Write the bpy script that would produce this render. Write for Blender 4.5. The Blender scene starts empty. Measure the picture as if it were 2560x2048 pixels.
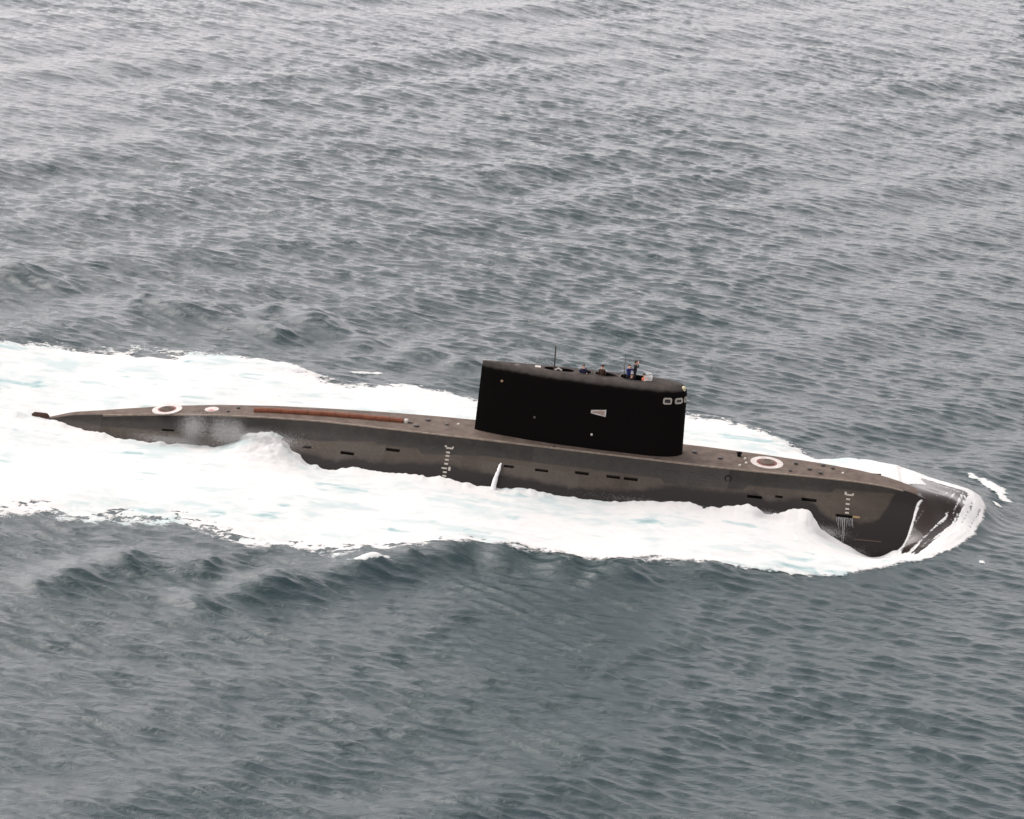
import bpy, bmesh, math, random
import numpy as np
from mathutils import Vector, Matrix

S = bpy.context.scene
COL = S.collection
rng = np.random.default_rng(7)
random.seed(7)

# ------------------------------------------------------------------ camera
YAW, PITCH, ROLL = -0.0665992, 0.3534982, math.radians(5.5)
fw = Vector((math.sin(YAW) * math.cos(PITCH), math.cos(YAW) * math.cos(PITCH), -math.sin(PITCH)))
rt = Vector((math.cos(YAW), -math.sin(YAW), 0))
up = rt.cross(fw)
r2 = rt * math.cos(ROLL) + up * math.sin(ROLL)
u2 = up * math.cos(ROLL) - rt * math.sin(ROLL)
cd = bpy.data.cameras.new('camera')
cam = bpy.data.objects.new('camera', cd)
COL.objects.link(cam)
M = Matrix(((r2.x, u2.x, -fw.x), (r2.y, u2.y, -fw.y), (r2.z, u2.z, -fw.z))).to_4x4()
M.translation = Vector((14.3803815, -191.3478732, 75.5061846))
cam.matrix_world = M
cd.sensor_width = 36.0
cd.lens = 7000.0 / 2560.0 * 36.0
cd.clip_start = 1.0
cd.clip_end = 60000.0
S.camera = cam

# ------------------------------------------------------------------ sky, sun, exposure
SUN_EL, SUN_AZ = math.radians(50), math.radians(-64)      # azimuth measured from +Y towards +X
world = bpy.data.worlds.new('World')
S.world = world
world.use_nodes = True
wn, wl = world.node_tree.nodes, world.node_tree.links
bg = wn['Background']
sky = wn.new('ShaderNodeTexSky')
sky.sky_type = 'NISHITA'
sky.sun_disc = False
sky.sun_elevation = SUN_EL
sky.sun_rotation = SUN_AZ
sky.air_density = 1.0
sky.dust_density = 2.2
sky.ozone_density = 1.0
hsv = wn.new('ShaderNodeHueSaturation')                    # overcast: the blue is greyed by cloud
hsv.inputs['Saturation'].default_value = 0.10
wl.new(sky.outputs[0], hsv.inputs['Color'])
tint = wn.new('ShaderNodeMix')
tint.data_type = 'RGBA'
tint.blend_type = 'MULTIPLY'
tint.inputs['Factor'].default_value = 1.0
_ci = [i for i in tint.inputs if i.type == 'RGBA']
wl.new(hsv.outputs[0], _ci[0])
_ci[1].default_value = (1.065, .98, .985, 1)
wl.new([o for o in tint.outputs if o.type == 'RGBA'][0], bg.inputs[0])
bg.inputs[1].default_value = 0.12
sl = bpy.data.lights.new('sun', 'SUN')
sl.energy = 0.5
sl.angle = math.radians(50)
sl.color = (1.0, 0.96, 0.9)
sun = bpy.data.objects.new('sun', sl)
COL.objects.link(sun)
sd = Vector((math.sin(SUN_AZ) * math.cos(SUN_EL), math.cos(SUN_AZ) * math.cos(SUN_EL), math.sin(SUN_EL)))
sun.rotation_euler = sd.to_track_quat('Z', 'Y').to_euler()
sun.location = sd * 300
S.view_settings.view_transform = 'Standard'
S.view_settings.look = 'None'
S.view_settings.gamma = 1.0
S.view_settings.use_curve_mapping = False
S.view_settings.exposure = 1.95
S.cycles.max_bounces = 6


# ------------------------------------------------------------------ helpers
def link(o, parent=None):
    COL.objects.link(o)
    if parent is not None:
        o.parent = parent
    return o


def tag(o, label=None, cat=None, group=None, kind=None):
    for k, v in (('label', label), ('category', cat), ('group', group), ('kind', kind)):
        if v:
            o[k] = v
    return o


def mesh_obj(name, verts, faces, mat=None, parent=None, smooth=False, angle=None):
    me = bpy.data.meshes.new(name)
    me.from_pydata([tuple(map(float, v)) for v in verts], [], [tuple(map(int, f)) for f in faces])
    me.validate()
    if mat:
        me.materials.append(mat)
    if smooth:
        me.polygons.foreach_set('use_smooth', [True] * len(me.polygons))
        if angle is not None:
            me.set_sharp_from_angle(angle=math.radians(angle))
    me.update()
    return link(bpy.data.objects.new(name, me), parent)


def np_mesh(name, V, Q, mat, smooth=True, attrs=None):
    """Fast mesh from numpy arrays: V (n,3), Q (m,4) quads."""
    me = bpy.data.meshes.new(name)
    me.vertices.add(len(V))
    me.vertices.foreach_set('co', np.ascontiguousarray(V, np.float32).ravel())
    me.loops.add(Q.size)
    me.loops.foreach_set('vertex_index', np.ascontiguousarray(Q, np.int32).ravel())
    me.polygons.add(len(Q))
    me.polygons.foreach_set('loop_start', np.arange(0, Q.size, Q.shape[1], dtype=np.int32))
    if smooth:
        me.polygons.foreach_set('use_smooth', np.ones(len(Q), bool))
    me.update(calc_edges=True)
    me.materials.append(mat)
    for k, a in (attrs or {}).items():
        at = me.attributes.new(k, 'FLOAT', 'POINT')
        at.data.foreach_set('value', np.ascontiguousarray(a, np.float32).ravel())
    return me


class Geo:
    def __init__(s):
        s.v, s.f = [], []

    def add(s, vs, fs):
        b = len(s.v)
        s.v += [tuple(v) for v in vs]
        s.f += [tuple(i + b for i in f) for f in fs]

    def box(s, c, size, rot=None):
        x, y, z = [d / 2 for d in size]
        vs = [Vector((a * x, b * y, d * z)) for a in (-1, 1) for b in (-1, 1) for d in (-1, 1)]
        if rot is not None:
            vs = [rot @ v for v in vs]
        vs = [v + Vector(c) for v in vs]
        s.add(vs, [(0, 1, 3, 2), (4, 6, 7, 5), (0, 4, 5, 1), (2, 3, 7, 6), (0, 2, 6, 4), (1, 5, 7, 3)])

    def lathe(s, c, prof, n=14):
        """prof: list of (r, z); closed top and bottom with fans."""
        vs, fs = [], []
        for r, z in prof:
            for k in range(n):
                a = 2 * math.pi * k / n
                vs.append((c[0] + r * math.cos(a), c[1] + r * math.sin(a), c[2] + z))
        m = len(prof)
        for i in range(m - 1):
            for k in range(n):
                fs.append((i * n + k, i * n + (k + 1) % n, (i + 1) * n + (k + 1) % n, (i + 1) * n + k))
        fs.append(tuple(range(n))[::-1])
        fs.append(tuple((m - 1) * n + k for k in range(n)))
        s.add(vs, fs)

    def tube(s, pts, rad, n=8):
        pts = [Vector(p) for p in pts]
        if not isinstance(rad, (list, tuple)):
            rad = [rad] * len(pts)
        rings = []
        for i, p in enumerate(pts):
            d = (pts[min(i + 1, len(pts) - 1)] - pts[max(i - 1, 0)]).normalized()
            a = d.orthogonal().normalized()
            if abs(d.z) < .9:
                a = d.cross(Vector((0, 0, 1))).normalized()
            b = d.cross(a)
            rings.append([p + (a * math.cos(2 * math.pi * k / n) + b * math.sin(2 * math.pi * k / n)) * rad[i] for k in range(n)])
        vs = [v for r in rings for v in r]
        fs = []
        for i in range(len(rings) - 1):
            for k in range(n):
                fs.append((i * n + k, i * n + (k + 1) % n, (i + 1) * n + (k + 1) % n, (i + 1) * n + k))
        fs.append(tuple(range(n))[::-1])
        fs.append(tuple((len(rings) - 1) * n + k for k in range(n)))
        s.add(vs, fs)

    def build(s, name, mat, parent=None, smooth=False, angle=35):
        return mesh_obj(name, s.v, s.f, mat, parent, smooth, angle)


def mat(name, color, rough=0.6, spec=0.5, metallic=0.0, noise=None, bump=None):
    """Principled with fine colour grain: noise=(scale, second colour, amount); bump=(scale, distance)."""
    m = bpy.data.materials.new(name)
    m.use_nodes = True
    n, l = m.node_tree.nodes, m.node_tree.links
    p = n['Principled BSDF']
    p.inputs['Base Color'].default_value = (*color, 1)
    p.inputs['Roughness'].default_value = rough
    p.inputs['Specular IOR Level'].default_value = spec
    p.inputs['Metallic'].default_value = metallic
    tc = n.new('ShaderNodeTexCoord')
    if noise:
        t = n.new('ShaderNodeTexNoise')
        t.inputs['Scale'].default_value = noise[0]
        t.inputs['Detail'].default_value = 6
        t.inputs['Roughness'].default_value = 0.65
        l.new(tc.outputs['Object'], t.inputs['Vector'])
        r = n.new('ShaderNodeValToRGB')
        r.color_ramp.elements[0].position = 0.35
        r.color_ramp.elements[1].position = 0.7
        r.color_ramp.elements[0].color = (*color, 1)
        r.color_ramp.elements[1].color = (*noise[1], 1)
        l.new(t.outputs['Fac'], r.inputs['Fac'])
        l.new(r.outputs[0], p.inputs['Base Color'])
    if bump:
        t = n.new('ShaderNodeTexNoise')
        t.inputs['Scale'].default_value = bump[0]
        t.inputs['Detail'].default_value = 5
        l.new(tc.outputs['Object'], t.inputs['Vector'])
        b = n.new('ShaderNodeBump')
        b.inputs['Distance'].default_value = bump[1]
        l.new(t.outputs['Fac'], b.inputs['Height'])
        l.new(b.outputs[0], p.inputs['Normal'])
    return m


def nd(n, t, **kw):
    x = n.new(t)
    for k, v in kw.items():
        if k.startswith('i_'):
            x.inputs[k[2:].replace('_', ' ')].default_value = v
        else:
            setattr(x, k, v)
    return x


# value noise on arrays
class Noise:
    def __init__(s, seed, n=256):
        s.t = np.random.default_rng(seed).random((n, n))
        s.n = n

    def __call__(s, x, y):
        xi, yi = np.floor(x).astype(int), np.floor(y).astype(int)
        fx, fy = x - xi, y - yi
        fx = fx * fx * fx * (fx * (fx * 6 - 15) + 10)
        fy = fy * fy * fy * (fy * (fy * 6 - 15) + 10)
        n, t = s.n, s.t
        a, b = t[xi % n, yi % n], t[(xi + 1) % n, yi % n]
        c, d = t[xi % n, (yi + 1) % n], t[(xi + 1) % n, (yi + 1) % n]
        return (a + (b - a) * fx) * (1 - fy) + (c + (d - c) * fx) * fy


def fbm(x, y, seed, octs=5, gain=.55, rot=.7):
    out, amp, tot = 0, 1.0, 0
    for k in range(octs):
        out = out + amp * (Noise(seed + k)(x + 13.7 * k, y + 7.3 * k) * 2 - 1)
        tot += amp
        amp *= gain
        c, s_ = math.cos(rot), math.sin(rot)
        x, y = (x * c - y * s_) * 2.03, (x * s_ + y * c) * 2.03
    return out / tot


def seg_dist(px, py, poly, closed=False):
    """Distance to a polyline, and for each point the signed side/param of the nearest segment."""
    best = np.full(px.shape, 1e9)
    par = np.zeros(px.shape)
    n = len(poly)
    for i in range(n if closed else n - 1):
        ax, ay = poly[i][:2]
        bx, by = poly[(i + 1) % n][:2]
        dx, dy = bx - ax, by - ay
        L = dx * dx + dy * dy + 1e-9
        t = np.clip(((px - ax) * dx + (py - ay) * dy) / L, 0, 1)
        d = np.hypot(px - ax - t * dx, py - ay - t * dy)
        m = d < best
        best[m] = d[m]
        par[m] = i + t[m]
    return best, par


def inside(px, py, poly):
    r = np.zeros(px.shape, bool)
    n = len(poly)
    for i in range(n):
        ax, ay = poly[i][:2]
        bx, by = poly[(i + 1) % n][:2]
        if ay == by:
            continue
        c = ((ay > py) != (by > py)) & (px < (bx - ax) * (py - ay) / (by - ay) + ax)
        r ^= c
    return r


def sstep(a, b, x):
    t = np.clip((x - a) / (b - a), 0, 1)
    return t * t * (3 - 2 * t)


# ------------------------------------------------------------------ hull form (bow towards +X, starboard at -Y)
XS = [-36.3, -34, -31, -28, -24, -20, -16, -12, -8, -4, 0, 5, 16, 20, 24, 27, 29, 31, 33, 34.5, 35.6, 36.2, 36.5]
ZD = [-1.2, -.75, .27, .76, 1.44, 1.96, 2.33, 2.58, 2.72, 2.82, 2.89, 2.90, 2.91, 2.91, 2.90, 2.82, 2.66, 2.32, 1.65, .85, -.05, -.9, -1.65]
WD = [.05, .25, .42, .58, .90, 1.09, 1.25, 1.37, 1.64, 1.83, 1.93, 1.93, 1.94, 1.78, 1.50, 1.22, 1.0, .78, .55, .38, .22, .1, .02]
_xx = np.linspace(-36.3, 36.5, 1457)


def _tab(A):
    y = np.interp(_xx, XS, A)
    k = np.hanning(41)
    k /= k.sum()
    return np.convolve(np.pad(y, 20, mode='reflect', reflect_type='odd'), k, 'valid')


_zd, _wd = _tab(ZD), _tab(WD)


def zdeck(x): return np.interp(x, _xx, _zd)
def wdeck(x): return np.maximum(np.interp(x, _xx, _wd), .02)


ZC = -1.65
PF = [0, .14, .30, .47, .64, .79, .91, .98, 1.0]
PG = [0, .16, .26, .36, .48, .60, .73, .87, 1.0]
_t9 = np.linspace(0, 1, 9)


def beam(x):
    x = np.asarray(x, float)
    u = np.clip((x - 21.5) / 15.05, 0, 1)
    v = np.clip((-x - 2) / 34.8, 0, 1)
    return np.maximum(4.95 * np.power(np.maximum(1 - u ** 2.35, 0), 1 / 2.2) * (1 - v ** 1.75), wdeck(x) + .02)


def sect(x, t):
    x, t = np.asarray(x, float), np.asarray(t, float)
    f, g = np.interp(np.minimum(t, 1), _t9, PF), np.interp(np.minimum(t, 1), _t9, PG)
    B, w, zz = beam(x), wdeck(x), zdeck(x)
    zc = np.minimum(ZC, zz - .3)
    a = (np.clip(t, 1, 2) - 1) * np.pi / 2
    keel = zc - 4.9 * (B / 4.95)
    return np.where(t <= 1, w + (B - w) * f, B * np.cos(a)), np.where(t <= 1, zz + (zc - zz) * g, zc + (keel - zc) * np.sin(a))


def hull_point(x, t, off=0.0):
    """Point on the starboard side, off metres proud of the skin, and the outward normal."""
    def p(a, b):
        y, z = sect(a, b)
        return Vector((float(a), -float(y), float(z)))
    q = p(x, t)
    n = (p(x + .05, t) - p(x - .05, t)).cross(p(x, min(t + .02, 1.9)) - p(x, max(t - .02, 0)))
    n.normalize()
    if n.y > 0:
        n = -n
    return q + n * off, n


_tg = np.linspace(0, 1, 101)


def hull_top(x, y):
    """Height of the hull skin above plan position (x, y); deck flat inboard of its edge."""
    ys, zs = sect(np.full(101, x), _tg)
    return float(zdeck(x)) if abs(y) <= ys[0] else float(np.interp(abs(y), ys, zs))


# outer edge of the white water, in plan
OUTER = [(-40.08, 13.26), (-37.93, 14.26), (-34.01, 14.71), (-30.05, 15.77), (-25.6, 16.12), (-21.89, 16.98), (-18.3, 16.81), (-14.87, 15.6), (-12.69, 13.97), (-10.51, 14.27), (-8.35, 14.76), (-5.53, 15.1), (-3.58, 14.84), (-2.21, 13.92), (1.27, 13.93), (5.92, 14.92), (10.61, 15.73), (14.39, 16.03), (16.29, 15.77), (18.52, 15.0), (20.95, 13.4), (22.83, 11.6), (24.56, 9.8), (26.27, 9.0), (27.3, 8.7), (28.6, 7.75), (30.4, 6.6), (32.75, 5.1), (34.6, 4.45), (36.3, 4.1), (36.95, 2.5), (36.55, .3), (35.75, -2.3), (34.25, -4.9), (32.6, -7.1), (30.65, -8.85), (28.4, -10.9), (26.04, -12.68), (23.83, -13.51), (20.54, -13.84), (17.82, -14.2), (15.11, -15.11), (12.84, -15.33), (9.14, -16.9), (8.34, -16.46), (6.78, -15.76), (4.62, -15.67), (2.89, -15.15), (1.37, -15.49), (.28, -16.05), (-1.19, -17.57), (-3.48, -18.64), (-5.74, -19.77), (-8.04, -20.5), (-10.56, -19.9), (-12.16, -19.99), (-15.33, -20.36), (-17.25, -18.85), (-19.46, -17.83), (-21.54, -18.07), (-23.49, -18.12), (-26.29, -18.81), (-28.63, -19.27), (-30.82, -20.27), (-40, -22.0), (-75, -27), (-75, 12), (-55, 12)]
# crest of the bow wave round the nose
RIDGE = [(27.12, 8.2, 1.0), (28.53, 7.3, 1.2), (30.24, 6.18, 1.4), (32.57, 4.7, 1.5), (34.3, 3.8, 1.5), (35.84, 3.39, 1.35), (36.23, 2.38, 1.1), (35.89, .53, .75), (35.11, -1.92, .45), (33.72, -4.35, .3), (32.19, -6.6, .2), (30.47, -8.48, .15), (28.3, -10.45, .15), (26.05, -12.12, .2)]
# where the white water meets the starboard side
CONTACT = [(-33.4, -.1, -.5), (-32.5, -.4, -.5), (-31.31, -.72, -.5), (-30.6, -1.05, -.59), (-29.19, -1.31, -.53), (-27.61, -1.72, -.62), (-25.56, -2.13, -.58), (-23.08, -2.46, -.33), (-21.09, -2.71, -.2), (-18.81, -2.72, .1), (-16, -2.9, .2), (-12.92, -3.79, -.16), (-12.16, -3.84, -.11), (-11.56, -3.99, -.25), (-10.31, -4.08, -.2), (-9.2, -4.0, .07), (-8.59, -4.11, -.03), (-6.98, -4.19, .02), (-5.09, -4.13, .24), (-3.21, -4.11, .35), (-2.07, -4.1, .4), (-1.29, -4.24, .24), (.42, -4.29, .2), (1.59, -4.32, .15), (2.82, -4.35, .1), (3.69, -4.33, .14), (4.8, -4.43, -.01), (6.58, -4.48, -.1), (8.24, -4.42, 0), (10.18, -4.39, .06), (11.59, -4.26, .24), (13.17, -4.01, .54), (14.27, -3.91, .67), (16.23, -3.93, .64), (17.7, -3.9, .65), (19.06, -3.81, .73), (19.96, -3.81, .72), (20.71, -4.1, .37), (21.96, -3.97, .49), (23.08, -3.76, .68), (24.15, -3.92, .45), (24.8, -4.45, -.25), (25.78, -4.61, -.68), (26.97, -4.64, -1.01), (27.95, -4.61, -1.51), (28.66, -4.54, -1.7), (29.24, -4.44, -1.59), (30.51, -4.07, -.96)]
STEM = [(31.75, -.3, 2.0), (31.8, -.82, 1.87), (31.59, -1.4, 1.35), (31.36, -2.29, .8), (31.2, -2.98, .27), (31.0, -3.53, -.24), (30.74, -3.94, -.76), (30.2, -4.2, -1.1)]


# smooth base level of the sea round the hull (thin plate spline through the observed levels)
def base_field():
    P = list(CONTACT) + list(RIDGE) + [(x, y, z + .04) for x, y, z in STEM]
    for x in np.arange(-33, 33, 3.0):
        z = float(np.interp(x, [-33, -26, 0, 12, 20, 24, 27, 29, 31, 33], [-.6, -.1, .2, .3, .7, 1.2, 2.0, 2.1, 1.9, 1.7]))
        P.append((x, float(beam(x)) * .9, z))
    for x, y, h in ((32.6, 0, .25), (33.4, 0, .4), (34.4, 0, .7), (35.3, 0, 1.0)):
        P.append((x, y, float(zdeck(x)) + h))
    for x, y, z in ((33.03, -1.4, 1.15), (33.94, -.86, .95), (32.75, -2.96, .5), (33.32, -3.15, .5), (31.89, -4.66, 0), (33.2, 1.5, 1.8), (32, 2.5, 1.9),
                    (26.5, -6.5, -.6), (29.0, -6.3, -1.0), (24, -7, .0), (20, -8, .35), (12, -8, .3), (0, -9, .25), (-12, -9, .15), (-25, -8, .0), (-33.3, 0, -.55), (-33.3, -1, -.5), (-34.6, 0, -.35), (-40, 0, 0), (-40, -8, 0), (-40, 8, 0)):
        P.append((x, y, z))
    k = 0
    for x, y in OUTER:
        if x < 26 and x > -60:
            P.append((x, y, .18))
    for x in np.arange(-64, 62, 7):
        P += [(x, 22, 0), (x, -27, 0), (x, 28, 0), (x, -33, 0)]
    for y in np.arange(-24, 24, 6):
        P += [(44, y, 0), (50, y, 0), (-58, y, 0), (-64, y, 0)]
    P += [(37.9, 5.4, .25), (38.2, 2.4, .1), (37.7, 0, .05), (36.9, -3, 0), (35.4, -6, 0), (33.8, -8.5, 0), (32, -11, 0), (30, -13, 0), (36.5, 7, .2), (34, 8.5, .2), (31, 10.5, .2), (40, 9, 0), (41, 0, 0), (38, -12, 0)]
    P = np.array(P, float)
    A = P[:, :2]
    r2_ = ((A[:, None] - A[None]) ** 2).sum(-1)
    K = .5 * r2_ * np.log(r2_ + 1e-9)
    n = len(A)
    L = np.zeros((n + 3, n + 3))
    L[:n, :n] = K + np.eye(n) * .15
    L[:n, n] = 1
    L[:n, n + 1:] = A
    L[n:, :n] = L[:n, n:].T
    w = np.linalg.solve(L, np.concatenate([P[:, 2], np.zeros(3)]))
    gx, gy = np.arange(-66, 62, .4), np.arange(-34, 30, .4)
    X, Y = np.meshgrid(gx, gy, indexing='ij')
    Q = np.stack([X.ravel(), Y.ravel()], 1)
    Z = np.empty(len(Q))
    for i in range(0, len(Q), 8000):
        d2 = ((Q[i:i + 8000, None] - A[None]) ** 2).sum(-1)
        Z[i:i + 8000] = (.5 * d2 * np.log(d2 + 1e-9)) @ w[:n] + w[n] + Q[i:i + 8000] @ w[n + 1:]
    Z = np.clip(Z.reshape(X.shape), -2, 2.4)
    fade = sstep(0, 5, np.minimum(np.minimum(X + 66, 61.5 - X), np.minimum(Y + 34, 29.5 - Y)))
    return gx, gy, Z * fade


GX, GY, GZ = base_field()


def base(x, y):
    fx, fy = (x - GX[0]) / .4, (y - GY[0]) / .4
    ok = (fx > 0) & (fy > 0) & (fx < len(GX) - 1.01) & (fy < len(GY) - 1.01)
    i, j = np.clip(fx.astype(int), 0, len(GX) - 2), np.clip(fy.astype(int), 0, len(GY) - 2)
    u, v = fx - i, fy - j
    z = (GZ[i, j] * (1 - u) + GZ[i + 1, j] * u) * (1 - v) + (GZ[i, j + 1] * (1 - u) + GZ[i + 1, j + 1] * u) * v
    return np.where(ok, z, 0)


# wind sea + swell, a sum of travelling waves
WAVES = []
for lam in np.exp(np.linspace(math.log(.68), math.log(3.2), 90)):
    wgt = math.exp(-(math.log(lam / 1.02) / .52) ** 2)
    WAVES.append((lam * rng.uniform(.96, 1.04), math.radians(rng.normal(72, 17)), .355 * wgt * math.sqrt(2 / 90), rng.uniform(0, 6.28)))
for lam in np.exp(np.linspace(math.log(3.5), math.log(7), 20)):
    WAVES.append((lam, math.radians(rng.normal(70, 20)), .06 * math.sqrt(2 / 20), rng.uniform(0, 6.28)))
for lam in np.exp(np.linspace(math.log(8.5), math.log(17), 12)):
    WAVES.append((lam, math.radians(rng.normal(137, 9)), .050 * math.sqrt(2 / 12), rng.uniform(0, 6.28)))

KELVIN = [([(-33, 29.2), (-31.02, 28.22), (-25, 25.8), (-19.04, 23.16), (-17, 22)], 0.85, 1.74), ([(-23, 30.5), (-20.1, 29.09), (-14.48, 25.5), (-10.77, 23.0)], 0.92, 1.81),
          ([(-10.77, 23.9), (-5.31, 22.6), (-2.97, 20.61), (0, 18.5)], 0.85, 1.74), ([(-52, 37), (-45.65, 33.41), (-41.82, 30.7), (-37, 28)], 0.81, 1.89),
          ([(-27, -31), (-25.1, -29.68), (-22.77, -26.58), (-20.8, -24.75), (-16.17, -24.11), (-12.97, -24.79)], 0.81, 1.89), ([(-17, -31), (-14.48, -28.67), (-9.01, -24.29), (-4.82, -20.9), (-.33, -18.2)], 0.92, 1.89),
          ([(-4.5, -19.6), (-2.0, -18.6), (.6, -16.9), (3.71, -16.5), (6.94, -16.8), (9.73, -17.6), (14, -16.2), (19, -14.9), (24, -14.3)], .72, 2.0)]


def waves(x, y):
    """Returns (dx, dy, z): a choppy displacement."""
    Z, DX, DY = np.zeros_like(x), np.zeros_like(x), np.zeros_like(x)
    gust = .75 + .5 * sstep(-.35, .35, fbm(x / 34 + 3, y / 46, 91, 3))
    lull = 1 - .6 * np.exp(-((x - 9) / 13) ** 2 - ((y + 27) / 9) ** 2)    # slick water thrown aside by the hull
    for lam, th, sl_, ph in WAVES:
        k = 2 * math.pi / lam
        a = sl_ / k
        q = k * (x * math.cos(th) + y * math.sin(th)) + ph
        g = (gust if lam < 1.4 else gust * lull) if lam < 7.2 else lull
        Z += g * a * np.sin(q)
        c = g * a * .55 * np.cos(q)
        DX += c * math.cos(th)
        DY += c * math.sin(th)
    return DX, DY, Z


def kelvin(x, y):
    z = np.zeros_like(x)
    for pl, h, w in KELVIN:
        d, p = seg_dist(x, y, pl)
        e = np.minimum(p, len(pl) - 1 - p)
        z += h * np.exp(-(d / w) ** 2) * sstep(0, .8, e) * (.75 + .25 * np.sin(p * 5))
    return z


def calm(x, y):
    """1 in open sea, small over the smooth sheet of the bow wave."""
    d = np.hypot((x - 32.5) / 5.5, (y - .5) / 5.0)
    c = .12 + .88 * sstep(.75, 1.35, d)
    nb = (x > -82) & (x < 40) & (y > -30) & (y < 20)
    xb, yb = x[nb], y[nb]
    s_ = np.where(inside(xb, yb, OUTER), seg_dist(xb, yb, OUTER, True)[0], 0)
    c[nb] *= 1 - .6 * sstep(.8, 4, s_)          # churned water loses its chop
    return c


# ------------------------------------------------------------------ materials
def water_material():
    m = bpy.data.materials.new('sea_water')
    m.use_nodes = True
    n, l = m.node_tree.nodes, m.node_tree.links
    p = n['Principled BSDF']
    p.inputs['Base Color'].default_value = (.022, .035, .036, 1)
    p.inputs['Roughness'].default_value = .07
    p.inputs['IOR'].default_value = 1.333
    tc = n.new('ShaderNodeTexCoord')
    at = nd(n, 'ShaderNodeAttribute', attribute_name='calm')
    prev = None
    for rot, sc, scl, dist in ((-30, (1.0, 2.2, 1), 1.3, .09), (-38, (1.0, 2.0, 1), 2.9, .03), (-8, (1, 1.6, 1), 6.0, .008)):
        mp = n.new('ShaderNodeMapping')
        mp.inputs['Rotation'].default_value = (0, 0, math.radians(-rot))
        mp.inputs['Scale'].default_value = sc
        t = nd(n, 'ShaderNodeTexNoise', i_Scale=scl, i_Detail=5.0, i_Roughness=.62)
        l.new(tc.outputs['Object'], mp.inputs['Vector'])
        l.new(mp.outputs[0], t.inputs['Vector'])
        b = nd(n, 'ShaderNodeBump', i_Distance=dist)
        l.new(at.outputs['Fac'], b.inputs['Strength'])
        l.new(t.outputs['Fac'], b.inputs['Height'])
        if prev:
            l.new(prev.outputs[0], b.inputs['Normal'])
        prev = b
    l.new(prev.outputs[0], p.inputs['Normal'])
    # body colour: slightly greener / browner patches of water
    t = nd(n, 'ShaderNodeTexNoise', i_Scale=.05, i_Detail=3.0)
    l.new(tc.outputs['Object'], t.inputs['Vector'])
    r = n.new('ShaderNodeValToRGB')
    r.color_ramp.elements[0].position, r.color_ramp.elements[1].position = .35, .65
    r.color_ramp.elements[0].color, r.color_ramp.elements[1].color = (.0075, .0205, .0235, 1), (.0105, .0240, .0255, 1)
    l.new(t.outputs['Fac'], r.inputs['Fac'])
    # over the bow the sheet of water is thin and the brown hull shows through
    fa = nd(n, 'ShaderNodeAttribute', attribute_name='film')
    mx = n.new('ShaderNodeMix')
    mx.data_type = 'RGBA'
    ci = [i for i in mx.inputs if i.type == 'RGBA']
    l.new(fa.outputs['Fac'], mx.inputs['Factor'])
    l.new(r.outputs[0], ci[0])
    ci[1].default_value = (.010, .0065, .0045, 1)
    l.new([o for o in mx.outputs if o.type == 'RGBA'][0], p.inputs['Base Color'])
    return m


def foam_material():
    m = bpy.data.materials.new('foam')
    m.use_nodes = True
    n, l = m.node_tree.nodes, m.node_tree.links
    p = n['Principled BSDF']
    p.inputs['Roughness'].default_value = .9
    p.inputs['Specular IOR Level'].default_value = .1
    at = nd(n, 'ShaderNodeAttribute', attribute_name='thin')
    r = n.new('ShaderNodeValToRGB')
    e = r.color_ramp.elements
    e[0].position, e[1].position = .0, 1.0
    e[0].color, e[1].color = (.41, .413, .40, 1), (.11, .20, .205, 1)
    x = e.new(.45)
    x.color = (.275, .335, .33, 1)
    l.new(at.outputs['Fac'], r.inputs['Fac'])
    l.new(r.outputs[0], p.inputs['Base Color'])
    tc = n.new('ShaderNodeTexCoord')
    t = nd(n, 'ShaderNodeTexNoise', i_Scale=4.0, i_Detail=6.0, i_Roughness=.7)
    l.new(tc.outputs['Object'], t.inputs['Vector'])
    # thin foam is a lace of bubbles with water showing between
    cv = nd(n, 'ShaderNodeAttribute', attribute_name='cover')
    mp = n.new('ShaderNodeMapping')
    mp.inputs['Scale'].default_value = (1.0, 1.9, 1.9)
    t2 = nd(n, 'ShaderNodeTexNoise', i_Scale=3.2, i_Detail=7.0, i_Roughness=.72)
    l.new(tc.outputs['Object'], mp.inputs['Vector'])
    l.new(mp.outputs[0], t2.inputs['Vector'])
    ma = nd(n, 'ShaderNodeMath', operation='MULTIPLY_ADD')
    ma.inputs[1].default_value = 1.5
    l.new(t2.outputs['Fac'], ma.inputs[0])
    l.new(cv.outputs['Fac'], ma.inputs[2])
    mr = n.new('ShaderNodeMapRange')
    mr.interpolation_type = 'SMOOTHSTEP'
    mr.inputs[1].default_value, mr.inputs[2].default_value = .82, 1.28
    l.new(ma.outputs[0], mr.inputs[0])
    l.new(mr.outputs[0], p.inputs['Alpha'])
    b = nd(n, 'ShaderNodeBump', i_Distance=.12, i_Strength=.6)
    l.new(t.outputs['Fac'], b.inputs['Height'])
    l.new(b.outputs[0], p.inputs['Normal'])
    return m


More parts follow.
